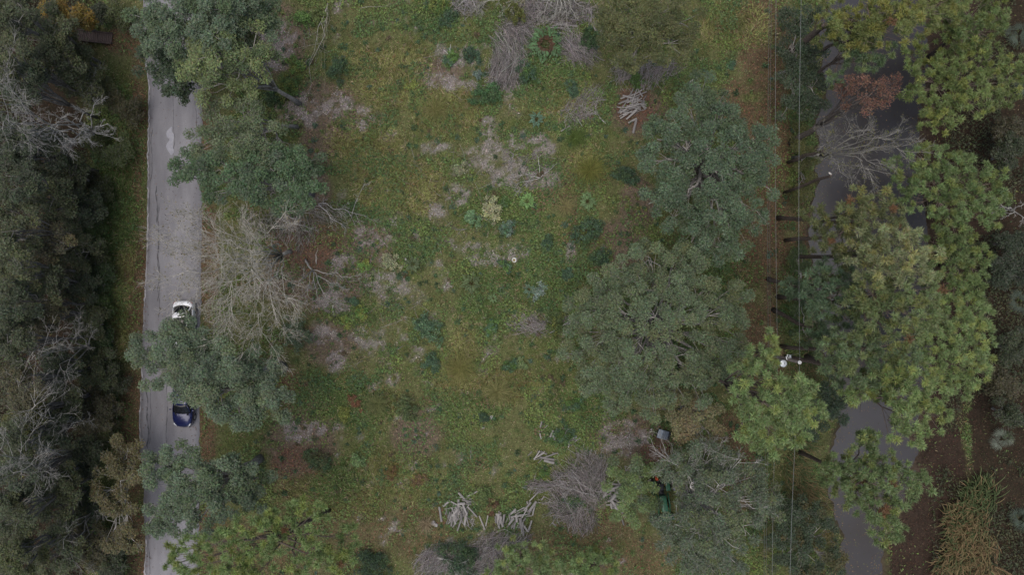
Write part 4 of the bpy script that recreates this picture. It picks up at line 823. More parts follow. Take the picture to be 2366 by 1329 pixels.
SHR = [('bright green rounded shrub near the top left of the clearing', 705, 48, 20, BRT * .6, BRT), ('yellow-green shrub left of the fallen vines', 688, 152, 21, YG * .75, BRT * .8), ('dark oval shrub beside the vines at the upper left', 782, 162, 26, DK * 1.1, TEAL * .7),
       ('leafy green shrub under the curved leaning trunk', 668, 205, 30, BRT * .55, YG * .6), ('dark shrub at the foot of the curved leaning trunk', 636, 228, 22, DK * .9, None), ('round dense green bush below the long brush pile', 1126, 221, 30, C_(.052, .108, .044), DK),
       ('dark bush left of the blue-green oak', 1442, 404, 26, DK, TEAL * .7), ('flat-topped light teal shrub at the clearing centre', 1092, 507, 18, C_(.115, .185, .095), None), ('largest cream-coloured flowering shrub', 1137, 483, 25, CREAM, C_(.26, .27, .14)),
       ('teal weed right below the cream flowering shrub', 1172, 527, 18, TEAL * 1.1, SAGE), ('large dark teal shrub in the right half of the clearing', 1353, 540, 33, TEAL * .78, DK), ('dark teal shrub just above the widest oak', 1382, 596, 24, TEAL * .72, DK),
       ('round cream-flowered shrub left of centre', 903, 606, 20, CREAM * .9, C_(.2, .22, .13)), ('bushy teal-green shrub below centre', 990, 757, 31, TEAL * .95, C_(.10, .16, .085)), ('teal shrub directly below the bushy one', 998, 836, 23, TEAL * .82, None),
       ('small teal-green shrub right of the long grass', 1137, 757, 18, TEAL * 1.05, BRT * .7), ('dark green shrub at the brush by the olive tree', 1362, 90, 26, DK * .95, C_(.05, .1, .04)), ('small cream-flowered shrub beside the pale chips', 1062, 393, 16, CREAM * .85, C_(.2, .23, .13)),
       ('light green sprawling weed in the lower left clearing', 830, 1062, 15, C_(.13, .19, .08), None), ('dark low shrub right of the pinkish bare patch', 740, 1062, 30, DK * 1.05, C_(.08, .09, .04)), ('olive shrub in the lower middle of the clearing', 940, 940, 29, C_(.075, .105, .045), C_(.10, .12, .05)),
       ('small green bush left of the widest oak', 1310, 634, 13, TEAL * .95, None), ('silvery blue weed below the teal plants', 1245, 672, 16, SAGE, C_(.2, .25, .22)), ('small pale blue weed left of the long brush pile', 1103, 172, 9, C_(.11, .15, .125), None),
       ('small yellow-green weed in the upper middle', 951, 198, 11, YG, None), ('blue-green weed right of the small bare tree', 818, 693, 12, TEAL, SAGE * .8), ('yellow-green saplings right of the small bare tree', 835, 722, 15, YG * .85, BRT),
       ('bright sapling below the blue-green weed', 798, 741, 12, YG * .85, BRT), ('yellow-green sapling left of the cream shrub', 846, 612, 14, YG * .8, BRT), ('small dark shrub on the pine-straw path', 1704, 590, 12, DK, None), ('small blue-green plant on the path below the olive tree', 1690, 151, 9, TEAL, None),
       ('dark shrub on the bottom edge beside the tufted pine', 862, 1305, 40, DK * .85, TEAL * .5), ('dark green shrub growing over the bottom brush', 1062, 1285, 46, TEAL * .6, DK), ('green weed at the left of the log row', 1120, 1140, 20, C_(.09, .12, .045), None), ('weed with red-brown leaves between two log piles', 1138, 1170, 15, C_(.12, .125, .05), C_(.11, .065, .04)),
       ('green weeds in the upper log heap', 1300, 1005, 26, BRT * .6, TEAL), ('green weeds over the large bottom brush pile', 1320, 1160, 26, TEAL * .75, BRT * .5), ('leafy weed at the left of the big bottom brush pile', 1262, 1098, 18, YG * .6, BRT * .6),
       ('dark weeds below the long brush pile', 1215, 170, 26, TEAL * .8, BRT * .6), ('green weed patch left of the crossed logs', 1322, 205, 16, TEAL * .85, None), ('small green shrub in the fork of the upper brush', 1470, 185, 16, BRT * .55, None), ('green weeds by two cut sticks', 1042, 135, 17, BRT * .7, TEAL),
       ('dark green weed left of the two pale chip patches', 1035, 40, 22, TEAL * .85, DK), ('yellow-green saplings at the top edge left of the dead branches', 1015, 15, 24, YG * .6, BRT * .6), ('grey-green weed below the bright shrub', 1090, 130, 18, TEAL * .75, None), ('green weeds around the pale ring', 1168, 612, 14, BRT * .7, TEAL),
       ('lush weeds left of the widest oak', 1280, 750, 26, C_(.07, .095, .035), YG * .5), ('sparse green weed at the lower clearing', 905, 1090, 16, C_(.14, .12, .04), C_(.13, .08, .04)), ('yellowing weed left of the crossed log pile', 970, 1108, 16, C_(.15, .14, .04), C_(.13, .09, .05)),
       ('dark teal weed beside the round stone', 1113, 965, 12, TEAL * .75, None), ('bluish weeds in the lush lower right', 1330, 935, 18, TEAL * .8, BRT * .6), ('reddish-centred weed at the lower middle left', 822, 930, 16, C_(.10, .12, .045), C_(.14, .07, .04)), ('pale yellow-green weed by the lush grass', 795, 955, 14, YG * .8, None),
       ('teal plant left of the dark teal shrub', 1265, 560, 15, TEAL * .95, DK), ('dark weed left of the bright fern', 1165, 470, 14, DK * 1.1, BRT * .6), ('weed clump right of the long grass swirl', 1180, 845, 15, BRT * .6, TEAL), ('leafy weed left of the largest oak limbs', 1205, 840, 13, C_(.12, .16, .07), None),
       ('small fig-green weed by the vines', 740, 40, 18, C_(.11, .14, .05), None), ('grey-leaved shrub below the small bare tree', 690, 770, 34, C_(.085, .115, .070), C_(.10, .13, .08))]
for k, (lab, x, y, r, c, c2) in enumerate(SHR):
    mound(lab, x, y, r, c, 700 + k, col2=c2, dens=.9 if r > 18 else 1.1, leaf=.14 if r > 12 else .12, h=M2P(r) * (.95 if k < 22 else .7))
frond_plant('large fern with a rust-brown heart between the brush piles', 1260, 106, 46, C_(.075, .145, .060), 801, 26, heart=C_(.105, .055, .032), lw=.12)
frond_plant('bright green fern right of the cream flowering shrub', 1218, 465, 20, C_(.13, .24, .075), 802, 14)
frond_plant('green fern-like plant right of the yellow grass clump', 1357, 467, 22, C_(.11, .18, .075), 803, 12)
frond_plant('spiky teal plant in the upper clearing', 1240, 276, 20, C_(.075, .145, .095), 804, 10)
frond_plant('feathery green plant below centre', 1090, 655, 27, C_(.085, .125, .050), 805, 14)
frond_plant('dark feathery plant at the lower clearing centre', 955, 610, 20, C_(.075, .11, .05), 806, 10)
frond_plant('teal feathery weed left of the silvery weed', 1222, 668, 14, C_(.08, .14, .09), 807, 9)
frond_plant('small fern beside the pale chip patch', 1140, 690, 12, C_(.09, .15, .06), 808, 8)
grass_clump('tan and yellow-green grass clump between two ferns', 1308, 478, 27, C_(.24, .23, .10), 811, 260, col2=C_(.20, .16, .09))
grass_clump('swirl of long yellow-green grass below centre', 1062, 850, 46, C_(.17, .18, .06), 812, 420, col2=C_(.22, .20, .08))
grass_clump('fan of light grass in the lower clearing', 872, 932, 32, C_(.17, .19, .08), 813, 300)
grass_clump('long lodged grass below the yellow swirl', 1150, 905, 38, C_(.16, .165, .065), 814, 340, col2=C_(.24, .22, .1))
grass_clump('bright grass clump left of the dark bush', 1362, 395, 40, C_(.15, .17, .045), 815, 420, col2=C_(.20, .19, .06))
grass_clump('tall grass in the upper middle of the clearing', 1008, 255, 36, C_(.15, .16, .055), 816, 320, col2=C_(.22, .2, .09))
grass_clump('green grass clump above the bright one', 1330, 320, 28, C_(.10, .145, .04), 817, 260)
grass_clump('pale dry grass wisp beside the two grey stones', 985, 1210, 24, C_(.27, .22, .14), 818, 200)

# ------------------------------------------------------------------ brush heaps (twigs nobody could count)
def brush(label, areas, seed, n, L=(.9, 2.4), h=.8, col=C_(.25, .230, .222), r=(.007, .02), name='brush_pile'):
    """areas: (px, py, rx, ry, lay angle in degrees, spread)"""
    rng = RNG(seed); acc = Acc(); wt = np.array([a[2] * a[3] for a in areas], float); wt /= wt.sum()
    for a, k in zip(areas, (wt * n).astype(int)):
        u = np.sqrt(rng.random(k)); th = rng.uniform(0, 2 * np.pi, k)
        c = np.array([P(a[0] + a[2] * q * math.cos(w_), a[1] + a[3] * q * math.sin(w_))[:2] for q, w_ in zip(u, th)])
        an = math.radians(a[4]) + rng.normal(0, a[5], k); ln = rng.uniform(*L, k)
        d = np.stack([np.cos(an), np.sin(an), rng.normal(0, .10, k)], 1); d = unit(d)
        z0 = gz(c[:, 0], c[:, 1]) + .04 + h * (1 - u ** 2) * rng.random(k) ** .6
        C = np.column_stack([c, z0]); bend = rng.normal(0, .09, (k, 3)) * ln[:, None] * [1, 1, .4]
        A, B_ = C - d * ln[:, None] / 2, C + d * ln[:, None] / 2
        for Q in (A, B_): Q[:, 2] = np.maximum(Q[:, 2], gz(Q[:, 0], Q[:, 1]) + .01)
        rr_ = rng.uniform(*r, k); cc = np.tile(col, (k, 1)) * rng.uniform(.32, 1.6, (k, 1)) * (1 + rng.normal(0, .04, (k, 3)))
        cones(acc, A, C + bend, rr_, rr_ * .8, 4, cc); cones(acc, C + bend, B_, rr_ * .8, rr_ * .35, 4, cc)
    return tag(obj(name, acc.mesh(name, MDRY, True)), label, 'brush pile', kind='stuff')
brush('long grey brush pile left of the large fern', [(1205, 70, 36, 30, -40, .5), (1180, 110, 40, 40, -65, .35), (1170, 155, 42, 42, 80, .35), (1165, 180, 34, 20, 60, .6), (1200, 60, 30, 26, 20, .6)], 901, 1250)
brush('brush pile right of the large fern', [(1340, 120, 40, 30, -45, .35), (1320, 110, 26, 26, -60, .5)], 902, 520, h=.6)
brush('brush under the dead branches at the top edge', [(1290, 30, 90, 30, 20, .9), (1080, 15, 40, 18, -30, .8), (1230, 20, 40, 24, 60, .7)], 903, 900)
brush('thin twigs left of the crossed logs', [(1365, 225, 30, 22, 50, .4), (1330, 255, 30, 30, 60, .5), (1350, 265, 26, 20, -20, .6)], 904, 330, h=.3)
brush('brush under the olive tree', [(1500, 170, 40, 26, 70, .5), (1440, 160, 20, 30, 60, .5), (1545, 155, 26, 18, 20, .6)], 905, 420, h=.5)
brush('largest brush pile beside the lower logs', [(1350, 1085, 36, 45, -55, .55), (1310, 1110, 55, 26, -25, .6), (1355, 1130, 42, 40, -60, .7), (1310, 1170, 44, 40, -40, .8), (1345, 1195, 34, 30, 80, .8), (1255, 1120, 40, 14, 10, .5), (1390, 1080, 14, 36, 80, .5)], 906, 1500, h=.9)
brush('brush heap along the bottom edge', [(1060, 1290, 80, 36, 35, .5), (1000, 1300, 34, 30, 50, .35), (1170, 1250, 50, 26, 40, .5), (1130, 1265, 40, 26, 70, .6), (1110, 1315, 60, 20, 20, .6)], 907, 1400, h=.7)
brush('grey twigs over the pale chip patch', [(1230, 370, 55, 24, 25, .8), (1200, 430, 30, 20, -40, .7)], 908, 120, h=.1)
brush('thin grey brush left of the widest oak', [(1230, 755, 50, 20, -25, .5), (1300, 740, 30, 16, 25, .4)], 909, 160, h=.2)
brush('dead twigs below the broad dark crown', [(620, 520, 60, 30, -60, .7), (690, 530, 40, 40, 80, .5), (760, 500, 40, 24, -35, .5)], 910, 420, h=.5, col=C_(.26, .245, .22))
brush('scattered twigs on the leaf litter under the bare tree', [(740, 690, 60, 30, 10, 1.2), (720, 120, 14, 110, 88, .3), (1050, 170, 90, 60, 0, 1.5), (860, 700, 120, 160, 30, 1.5), (1040, 460, 120, 120, 30, 1.5)], 911, 330, h=.05, r=(.008, .016), name='scattered_twigs')

# ------------------------------------------------------------------ logs
MLOG = noise_mat('weathered_log_bark', (.165, .155, .150), (.32, .304, .29), 5, .9, .5, stretch=(1, 1, .4))
MCUT = noise_mat('sawn_log_end', (.34, .30, .25), (.46, .41, .36), 12, .9, .2)
for _m in (MLOG, MCUT):                       # no two logs are weathered alike
    _t = _m.node_tree; _b = _t.nodes['Principled BSDF']; _src = _b.inputs['Base Color'].links[0].from_socket
    _oi = _t.nodes.new('ShaderNodeObjectInfo'); _mr = _t.nodes.new('ShaderNodeMapRange'); _mr.inputs[3].default_value = .6; _mr.inputs[4].default_value = 1.3
    _hs = _t.nodes.new('ShaderNodeHueSaturation'); _t.links.new(_oi.outputs['Random'], _mr.inputs[0]); _t.links.new(_mr.outputs[0], _hs.inputs['Value'])
    _t.links.new(_src, _hs.inputs['Color']); _t.links.new(_hs.outputs[0], _b.inputs['Base Color'])
def log_mesh(seed):
    rng = RNG(seed); k, n = 10, 6
    zc = np.linspace(-.5, .5, n); off = np.stack([.05 * np.sin(np.linspace(0, 3, n) + seed), .04 * np.cos(np.linspace(0, 2, n) + seed), zc], 1)
    ang = np.arange(k) * 2 * np.pi / k; V = []
    for i in range(n):
        rr_ = (1 + .06 * rng.normal(size=k)) * (1.05 - .12 * i / n); V.append(np.stack([off[i, 0] * 1.5 + np.cos(ang) * rr_, off[i, 1] * 1.5 + np.sin(ang) * rr_, np.full(k, zc[i])], 1))
    V = np.concatenate(V + [off[:1] * [1.5, 1.5, 1], off[-1:] * [1.5, 1.5, 1]]); i = np.arange(k); j = (i + 1) % k
    Q = np.concatenate([np.stack([s * k + i, s * k + j, s * k + j + k, s * k + i + k], 1) for s in range(n - 1)])
    T = np.concatenate([np.stack([j, i, np.full(k, n * k)], 1), np.stack([(n - 1) * k + i, (n - 1) * k + j, np.full(k, n * k + 1)], 1)])
    return build_mesh('log', V, [Q, T], None, [MLOG, MCUT], [0, 1])
LOGS = [log_mesh(s) for s in range(7)]
def log(label, px, py, ang, L, r, z, group, tilt=0, k=0):
    o = obj('log', LOGS[k % 7]); p = at(px, py)
    o.location = (p[0], p[1], p[2] + z); o.scale = (r, r, L)
    o.rotation_euler = (math.pi / 2, 0, 0)
    o.rotation_euler = (Matrix.Rotation(math.radians(ang) - math.pi / 2, 3, 'Z') @ Matrix.Rotation(tilt, 3, 'X') @ Matrix.Rotation(math.pi / 2, 3, 'X')).to_euler()
    return tag(o, label, 'log', group)
def log_pile(label, group, areas, seed, layers=.16):
    rng = RNG(seed); c = 0
    for (x, y, rx, ry_, n, ang, sp, L, R) in areas:
        for q in range(n):
            u = math.sqrt(rng.random()); th = rng.uniform(0, 2 * math.pi)
            r = rng.uniform(*R) * rng.choice([.55, .8, 1.0, 1.4]); lay = rng.random() * (1 - u * u)
            log(label, x + rx * u * math.cos(th), y + ry_ * u * math.sin(th), ang + rng.normal(0, sp * 1.5), rng.uniform(L[0] * .7, L[1] * 1.1), r, r * 1.1 + .05 + lay * 4 * layers * .6, group, rng.normal(0, .05), int(rng.integers(0, 7))); c += 1
log_pile('pale log in the crossed woodpile of the upper right clearing', 'logs of the upper right woodpile', [(1455, 240, 26, 18, 26, 15, 14, (.9, 1.7), (.045, .08)), (1452, 258, 24, 14, 16, 25, 12, (.7, 1.2), (.04, .07)), (1470, 232, 20, 22, 10, 55, 22, (1.0, 1.9), (.04, .07))], 1001)
log_pile('pale log in the heaped woodpile at the lower left of the brush', 'logs of the heaped lower woodpile', [(1060, 1190, 24, 24, 26, 82, 14, (.7, 1.3), (.06, .11)), (1075, 1170, 24, 20, 16, -45, 18, (.6, 1.3), (.05, .10)), (1045, 1190, 20, 22, 10, 60, 15, (.6, 1.4), (.04, .07)), (1080, 1205, 16, 16, 8, -65, 14, (.6, 1.2), (.03, .05))], 1002)
log_pile('pale log in the row of stacked logs along the bottom', 'logs of the bottom row', [(1160, 1200, 20, 10, 14, 85, 8, (.8, 1.2), (.07, .11)), (1190, 1205, 18, 10, 12, 80, 10, (.8, 1.2), (.07, .12)), (1205, 1185, 26, 12, 10, 30, 14, (.7, 1.2), (.06, .10)), (1225, 1170, 14, 14, 7, 80, 16, (.6, 1.0), (.07, .11)), (1215, 1215, 26, 12, 9, 60, 25, (.5, 1.0), (.04, .08)), (1235, 1150, 20, 14, 5, 25, 18, (.5, 1.2), (.04, .07))], 1003)
log_pile('grey log in the woodpile right of the largest brush pile', 'logs of the woodpile under the bright tree', [(1420, 1125, 24, 10, 9, -10, 14, (.9, 1.6), (.06, .12)), (1415, 1145, 22, 16, 12, 55, 18, (.7, 1.2), (.05, .10)), (1430, 1150, 20, 14, 9, 20, 14, (.7, 1.1), (.05, .09)), (1415, 1172, 22, 12, 10, -45, 14, (.6, 1.0), (.05, .09))], 1004)
log_pile('pale log in the weed-grown heap above the big brush pile', 'logs of the weed-grown heap', [(1300, 1005, 34, 22, 14, 75, 18, (.5, 1.0), (.04, .07)), (1270, 1055, 28, 12, 8, 15, 14, (.6, 1.2), (.05, .09)), (1248, 990, 8, 16, 4, 80, 10, (.6, 1.0), (.03, .05)), (1320, 1020, 24, 14, 6, 10, 14, (.4, .9), (.04, .06)), (1240, 1048, 16, 10, 4, 35, 10, (.7, 1.2), (.05, .07))], 1005, .1)
log_pile('grey pole in the horizontal stack by the large fern', 'poles of the stack by the fern', [(1300, 65, 18, 16, 12, 0, 5, (1.2, 1.9), (.05, .08)), (1370, 48, 14, 14, 11, -78, 6, (1.2, 1.9), (.04, .07))], 1006)
for k, (lab, x, y, a, L, r) in enumerate([('thick pale log lying beside the dark shrub in the upper brush', 1391, 72, 62, .7, .15), ('short pale log at the right of the large fern', 1303, 89, 20, .55, .10), ('pale log alone left of the heaped woodpile', 1018, 1188, -80, 1.35, .10), ('short fat log at the upper left of the heaped woodpile', 1032, 1163, 40, .8, .11), ('pale log lying across the top of the heaped woodpile', 1086, 1145, 28, 1.5, .08),
        ('leaning thin log between heaped woodpile and row', 1114, 1208, -68, 1.35, .07), ('bent thin log beside the leaning one', 1125, 1204, 78, 1.0, .06), ('dark short log under the twiggy tree of the upper woodpile', 1486, 245, -45, .7, .13), ('grey log stub below the crossed woodpile', 1466, 292, 78, 1.3, .12), ('log pointing up-right below the crossed woodpile', 1461, 279, 30, .85, .09),
        ('thin pale pole lying below the thin twigs', 1386, 273, -42, 1.4, .05), ('orange-ended pole beside the pale chips', 1308, 296, 30, 1.1, .06), ('white stake lying under the bright tree', 1439, 1207, -75, .55, .07), ('short white log in the brush right of the row', 1280, 1212, -35, .45, .06), ('upright-lying stick in the lower clearing grass', 1088, 1045, 88, 1.2, .04), ('white log end in the brush above the row', 1245, 1135, 5, .3, .08), ('pale log at the left of the oak beside the path', 1594, 190, 48, .9, .09), ('two-toned log left of the crossed woodpile', 1393, 231, 2, .7, .09)]):
    log(lab, x, y, a, L, r, r * .9, None, 0, k)

# ------------------------------------------------------------------ fallen branches and dead tops
def fallen(label, base, limbs, seed, col=PALEBARK, r=.05, nch=(0, 3, 4, 4), buds=0, name='fallen_branch', bz=.15, **k):
    return bare_tree(label, base, limbs, 1, seed, col, nch, r, name, 'branch', None, bz, 0.0, buds, up=.0, minr=.009, **k)
fallen('fallen grey branch arching over the grass left of the yellow patch', (735, 470), [(850, 500, .4), (800, 530, .5)], 1101, nch=(0, 3, 4, 5))
fallen('upright dead sapling beside the arched fallen branch', (812, 505), [(843, 425, 2.0), (800, 470, 1.5)], 1102, nch=(0, 3, 4, 4), r=.03)
fallen('dead branch tangle below the broad dark crown', (640, 505), [(760, 470, .8), (720, 530, .8), (690, 500, 1.2)], 1103, r=.04)
fallen('white dead branches at the top edge above the brush', (1300, -30), [(1290, 45, 1.6), (1270, 60, 1.5), (1310, 60, 2.0), (1330, 45, 1.8), (1345, 20, 1.6), (1240, 40, 1.6)], 1104, C_(.36, .35, .31), .045, (0, 3, 4, 5), bz=1.5)
fallen('pale branches fanned out at the top edge left of the dead branches', (1200, -30), [(1160, 35, .8), (1100, 20, .7), (1180, 40, .9), (1070, 30, .5)], 1105, C_(.36, .35, .31), .04, (0, 4, 5, 5), buds=.3, budcol=(.17, .18, .07), bz=1.0)
fallen('crossed pale sticks at the top edge left of the fanned branches', (1090, -10), [(1070, 30, .3), (1055, 15, .3), (1100, 30, .3)], 1106, C_(.45, .44, .43), .05, (0, 2, 3, 3))
fallen('yellowish leafy branch fallen at the top edge', (1215, -10), [(1190, 40, 1.2), (1205, 45, 1.2), (1175, 20, 1.2)], 1107, C_(.24, .22, .15), .04, (0, 4, 5, 6), buds=3.0, budcol=(.16, .18, .055), bz=1.2)
fallen('two cut sticks standing out of the weeds', (1040, 130), [(1024, 113, .5), (1041, 100, .6)], 1108, C_(.45, .44, .42), .04, (0, 0, 1, 1))
fallen('long pale vine hanging down at the upper left', (757, 5), [(748, 90, .4), (714, 170, .3), (712, 225, .2)], 1109, C_(.36, .34, .30), .03, (0, 1, 2, 3))
fallen('thin vine running down to the dark oval shrub', (758, 20), [(755, 110, .5), (747, 160, .4), (745, 215, .2)], 1110, C_(.26, .25, .18), .022, (0, 1, 2, 3))
fallen('thin arched stick at the top of the clearing', (830, 18), [(902, 14, .2)], 1111, C_(.30, .28, .25), .025, (0, 0, 1, 1))
fallen('broken white stick on the leaf litter under the small bare tree', (768, 705), [(771, 728, .1)], 1112, C_(.55, .53, .5), .035, (0, 0, 1, 1))
fallen('split pale wood standing in the litter below the dark crown', (731, 610), [(733, 572, .3), (729, 585, .2)], 1113, C_(.5, .46, .42), .03, (0, 0, 1, 1))
fallen('grey branch across the weeds left of the widest oak', (1270, 770), [(1330, 735, .5), (1350, 725, .6)], 1114, C_(.4, .39, .37), .03, (0, 2, 3, 4))
fallen('grey sticks over the pale chip patch', (1250, 410), [(1195, 425, .2), (1215, 405, .2), (1240, 345, .2), (1290, 375, .2)], 1115, C_(.42, .40, .39), .03, (0, 1, 2, 3))
fallen('small dead branch pile below the large chip patch', (1240, 400), [(1200, 440, .3), (1180, 410, .3)], 1116, C_(.42, .4, .39), .02, (0, 3, 4, 4))
fallen('dead grey branch in the brush at the bottom edge', (1010, 1290), [(1100, 1330, .9), (1080, 1300, 1.0)], 1117, C_(.36, .35, .33), .03, (0, 2, 3, 4), bz=.6)
fallen('pale curved branch lying on the lower brush pile', (1380, 1150), [(1300, 1080, .9), (1275, 1110, .7)], 1118, C_(.36, .35, .34), .03, (0, 2, 3, 4), bz=.7)
fallen('thin pale branch on the pinkish bare patch by the grey box', (1388, 1040), [(1440, 1015, .2)], 1119, C_(.36, .34, .31), .02, (0, 1, 1, 2))

# snag trunks over the pond (dead, broken tops)
def snag(label, a, b, z, r, seed, tip=True):
    rng = RNG(seed); B = at(*a); E = P(b[0], b[1], z); acc = Acc(); tube(acc, bez(B - [0, 0, .05], E, rng, .5, 8, .02), np.linspace(r * 1.2, r * .75, 8), 9, PINEBARK * 1.5)
    e = empty('snag', B, label, 'dead trunk'); obj('trunk', acc.mesh('trunk', MBARK, True, B), e)
    if tip:
        ac = Acc(); d = unit(E - bez(B, E, rng, .5, 8, 0)[-2]); tube(ac, [E, E + d * .12, E + d * .35 + [0, .05, .05]], [r * .74, r * .7, .02], 8, C_(.45, .42, .38)); obj('broken_top', ac.mesh('broken_top', MBARK, False, B), e)
snag('thick dark leaning dead trunk at the top of the pond', (1815, 130), (1908, 55), 9, .26, 1201, False)
snag('slim mossy dead trunk with a white broken tip over the pond', (1812, 445), (1920, 402), 10, .12, 1202)
snag('slim leaning dead trunk above the white-tipped one', (1820, 375), (1905, 350), 8, .13, 1203, False)
snag('grey curved dead trunk beside the utility pole', (1815, 825), (1958, 852), 9, .17, 1204)
snag('short dark trunk leaning out above the pole trunk', (1805, 800), (1900, 806), 8, .16, 1205, False)
snag('dark trunk behind the thin browning pine', (1815, 555), (1905, 552), 8, .15, 1206, False)

# ------------------------------------------------------------------ reeds and palmettos
def reeds(label, areas, seed, n, L=(1.2, 2.1), cols=(C_(.085, .115, .05), C_(.185, .150, .075), C_(.22, .15, .085)), lean=.8, wd=.07):
    rng = RNG(seed); acc = Acc(); wt = np.array([a[2] * a[3] for a in areas], float); wt /= wt.sum()
    for a, k in zip(areas, (wt * n).astype(int)):
        u = np.sqrt(rng.random(k)); th = rng.uniform(0, 2 * np.pi, k)
        c = np.array([P(a[0] + a[2] * q * math.cos(w_), a[1] + a[3] * q * math.sin(w_))[:2] for q, w_ in zip(u, th)])
        S = np.column_stack([c, gz(c[:, 0], c[:, 1]) - .05]); an = math.radians(a[4]) + rng.normal(0, lean, k) ; ln = rng.uniform(*L, k)
        d = np.stack([np.cos(an), np.sin(an), np.zeros(k)], 1); s = np.stack([-np.sin(an), np.cos(an), np.zeros(k)], 1) * wd / 2; up = np.array([0, 0, 1.0])
        t1, t2 = rng.uniform(.15, .4, k)[:, None], rng.uniform(.55, 1.0, k)[:, None]; Lc = ln[:, None]
        E = S + d * Lc * t2 + up * Lc * rng.uniform(.35, .8, (k, 1)); M1 = S + (E - S) * .4 + up * Lc * .13; M2 = S + (E - S) * .72 + up * Lc * .11
        V = np.stack([S - s * .6, S + s * .6, M1 + s, M1 - s, M2 + s * .8, M2 - s * .8, E], 1); i = np.arange(k)[:, None] * 7
        ci = rng.choice(3, k, p=a[5]); cc = np.array(cols)[ci] * (1 + rng.normal(0, .2, (k, 1)))
        acc.add(V, np.concatenate([i + [[0, 1, 2, 3]], i + [[3, 2, 4, 5]]]), i + [[5, 4, 6]], np.repeat(np.clip(cc, .01, 1), 7, 0))
    return tag(obj('reed_bed', acc.mesh('reed_bed', MGRASS)), label, 'reeds', kind='stuff')
reeds('large bed of tan and green reeds at the bottom right', [(2262, 1150, 44, 40, 150, (.75, .2, .05)), (2235, 1200, 55, 40, 165, (.4, .4, .2)), (2245, 1255, 58, 45, 195, (.15, .5, .35)), (2225, 1305, 66, 45, 205, (.2, .45, .35)), (2270, 1330, 60, 30, 250, (.15, .45, .4))], 1301, 2600)
reeds('green reeds under the bright pine beside the pond', [(1830, 1070, 26, 40, -30, (.6, .35, .05)), (1835, 1110, 26, 34, -20, (.5, .4, .1)), (1865, 1130, 24, 20, -40, (.3, .5, .2)), (1850, 1020, 22, 22, 0, (.6, .3, .1))], 1302, 620, (.9, 1.5), wd=.05)
reeds('green reeds at the foot of the utility pole', [(1850, 850, 30, 26, -60, (.6, .3, .1)), (1865, 820, 16, 24, 0, (.6, .3, .1))], 1303, 260, (.8, 1.4), lean=1.2, wd=.04)
reeds('dark green strap-leaved clump at the right edge of the pines', [(2200, 580, 26, 24, 0, (1, 0, 0))], 1304, 160, (1.2, 2.2), cols=(C_(.06, .09, .045),) * 3, lean=3, wd=.05)
reeds('dry grass fringe on the bottom pond corner', [(1930, 1290, 12, 30, 0, (.1, .6, .3)), (1905, 1170, 14, 20, 0, (.1, .6, .3))], 1305, 90, (.5, 1.0), wd=.03)
def palmetto(label, px, py, rpx, seed, nf=9, col=C_(.10, .13, .10)):
    rng = RNG(seed); B = at(px, py); r = M2P(rpx); e = empty('palmetto', B, label, 'palmetto', 'palmettos at the right edge')
    st = Acc(); tube(st, [B * 0 - [0, 0, .05], B * 0 + [0, 0, .25]], [.13, .08], 8, C_(.12, .09, .06)); obj('stem', st.mesh('stem', MBARK), e)
    for f in range(nf):
        a = f * 2 * math.pi / nf + rng.uniform(-.7, .7); acc = Acc(); d = np.array([math.cos(a), math.sin(a), 0]); s = np.array([-math.sin(a), math.cos(a), 0])
        hub = d * r * rng.uniform(.0, .5) + [0, 0, rng.uniform(.45, .95)]; tube(acc, [np.array([0, 0, .15]), d * r * .25 + [0, 0, .6], hub], [.014, .012, .01], 4, C_(.12, .14, .06))
        c = col * rng.uniform(.7, 1.3)
        for q in np.linspace(-1.1, 1.1, 11):
            dd = d * math.cos(q) + s * math.sin(q); w_ = unit(np.cross(dd, [0, 0, 1])) * .02; L = r * .55 * rng.uniform(.85, 1.1)
            acc.add([hub, hub + dd * L * .5 + w_ + [0, 0, .08], hub + dd * L + [0, 0, -.12 - .15 * abs(q) * .5], hub + dd * L * .5 - w_ + [0, 0, .08]], [[0, 1, 2, 3]], c=c * rng.uniform(.85, 1.2))
        obj('frond', acc.mesh('frond', MLEAF), e)
for k, (x, y, r, lab) in enumerate([(2303, 1012, 36, 'pale grey-green fan palm standing clear on the brown bank'), (2345, 85, 40, 'fan palm in the dark corner right of the top pines'), (2352, 205, 36, 'dark fan palm beside the wide yellow-green pine'), (2350, 1195, 38, 'fan palm at the right of the reed bed'), (2345, 700, 36, 'dim bluish fan palm right of the big pine dome')]):
    palmetto(lab, x, y, r, 1400 + k, 10 if k != 0 else 9, C_(.17, .20, .155) if k == 0 else C_(.085, .115, .085))

# ------------------------------------------------------------------ stones and small finds
MSTONE = noise_mat('grey_stone', (.22, .21, .21), (.40, .385, .38), 4, .9, .5)
def stone(label, px, py, r, seed, flat=.6, mt=None, name='stone', cat='stone'):
    rng = RNG(seed); B = at(px, py); nu, nv = 10, 6; V = []
    for v in range(nv + 1):
        ph = math.pi * v / nv
        for u in range(nu):
            th = 2 * math.pi * u / nu; q = r * (1 + .14 * math.sin(3 * th + seed + 2 * ph) + rng.normal(0, .05)); V.append((q * math.sin(ph) * math.cos(th), q * math.sin(ph) * math.sin(th), q * math.cos(ph) * flat))
    Q = [[v * nu + u, (v + 1) * nu + u, (v + 1) * nu + (u + 1) % nu, v * nu + (u + 1) % nu] for v in range(nv) for u in range(nu)]
    o = obj(name, build_mesh(name, np.array(V), [np.array(Q)], None, [mt or MSTONE], smooth=True), loc=(B[0], B[1], B[2] + r * flat * .55)); return tag(o, label, cat)
stone('larger of two grey stones left of the heaped woodpile', 1001, 1209, .24, 1); stone('smaller grey stone touching the larger one', 1008, 1214, .17, 2)
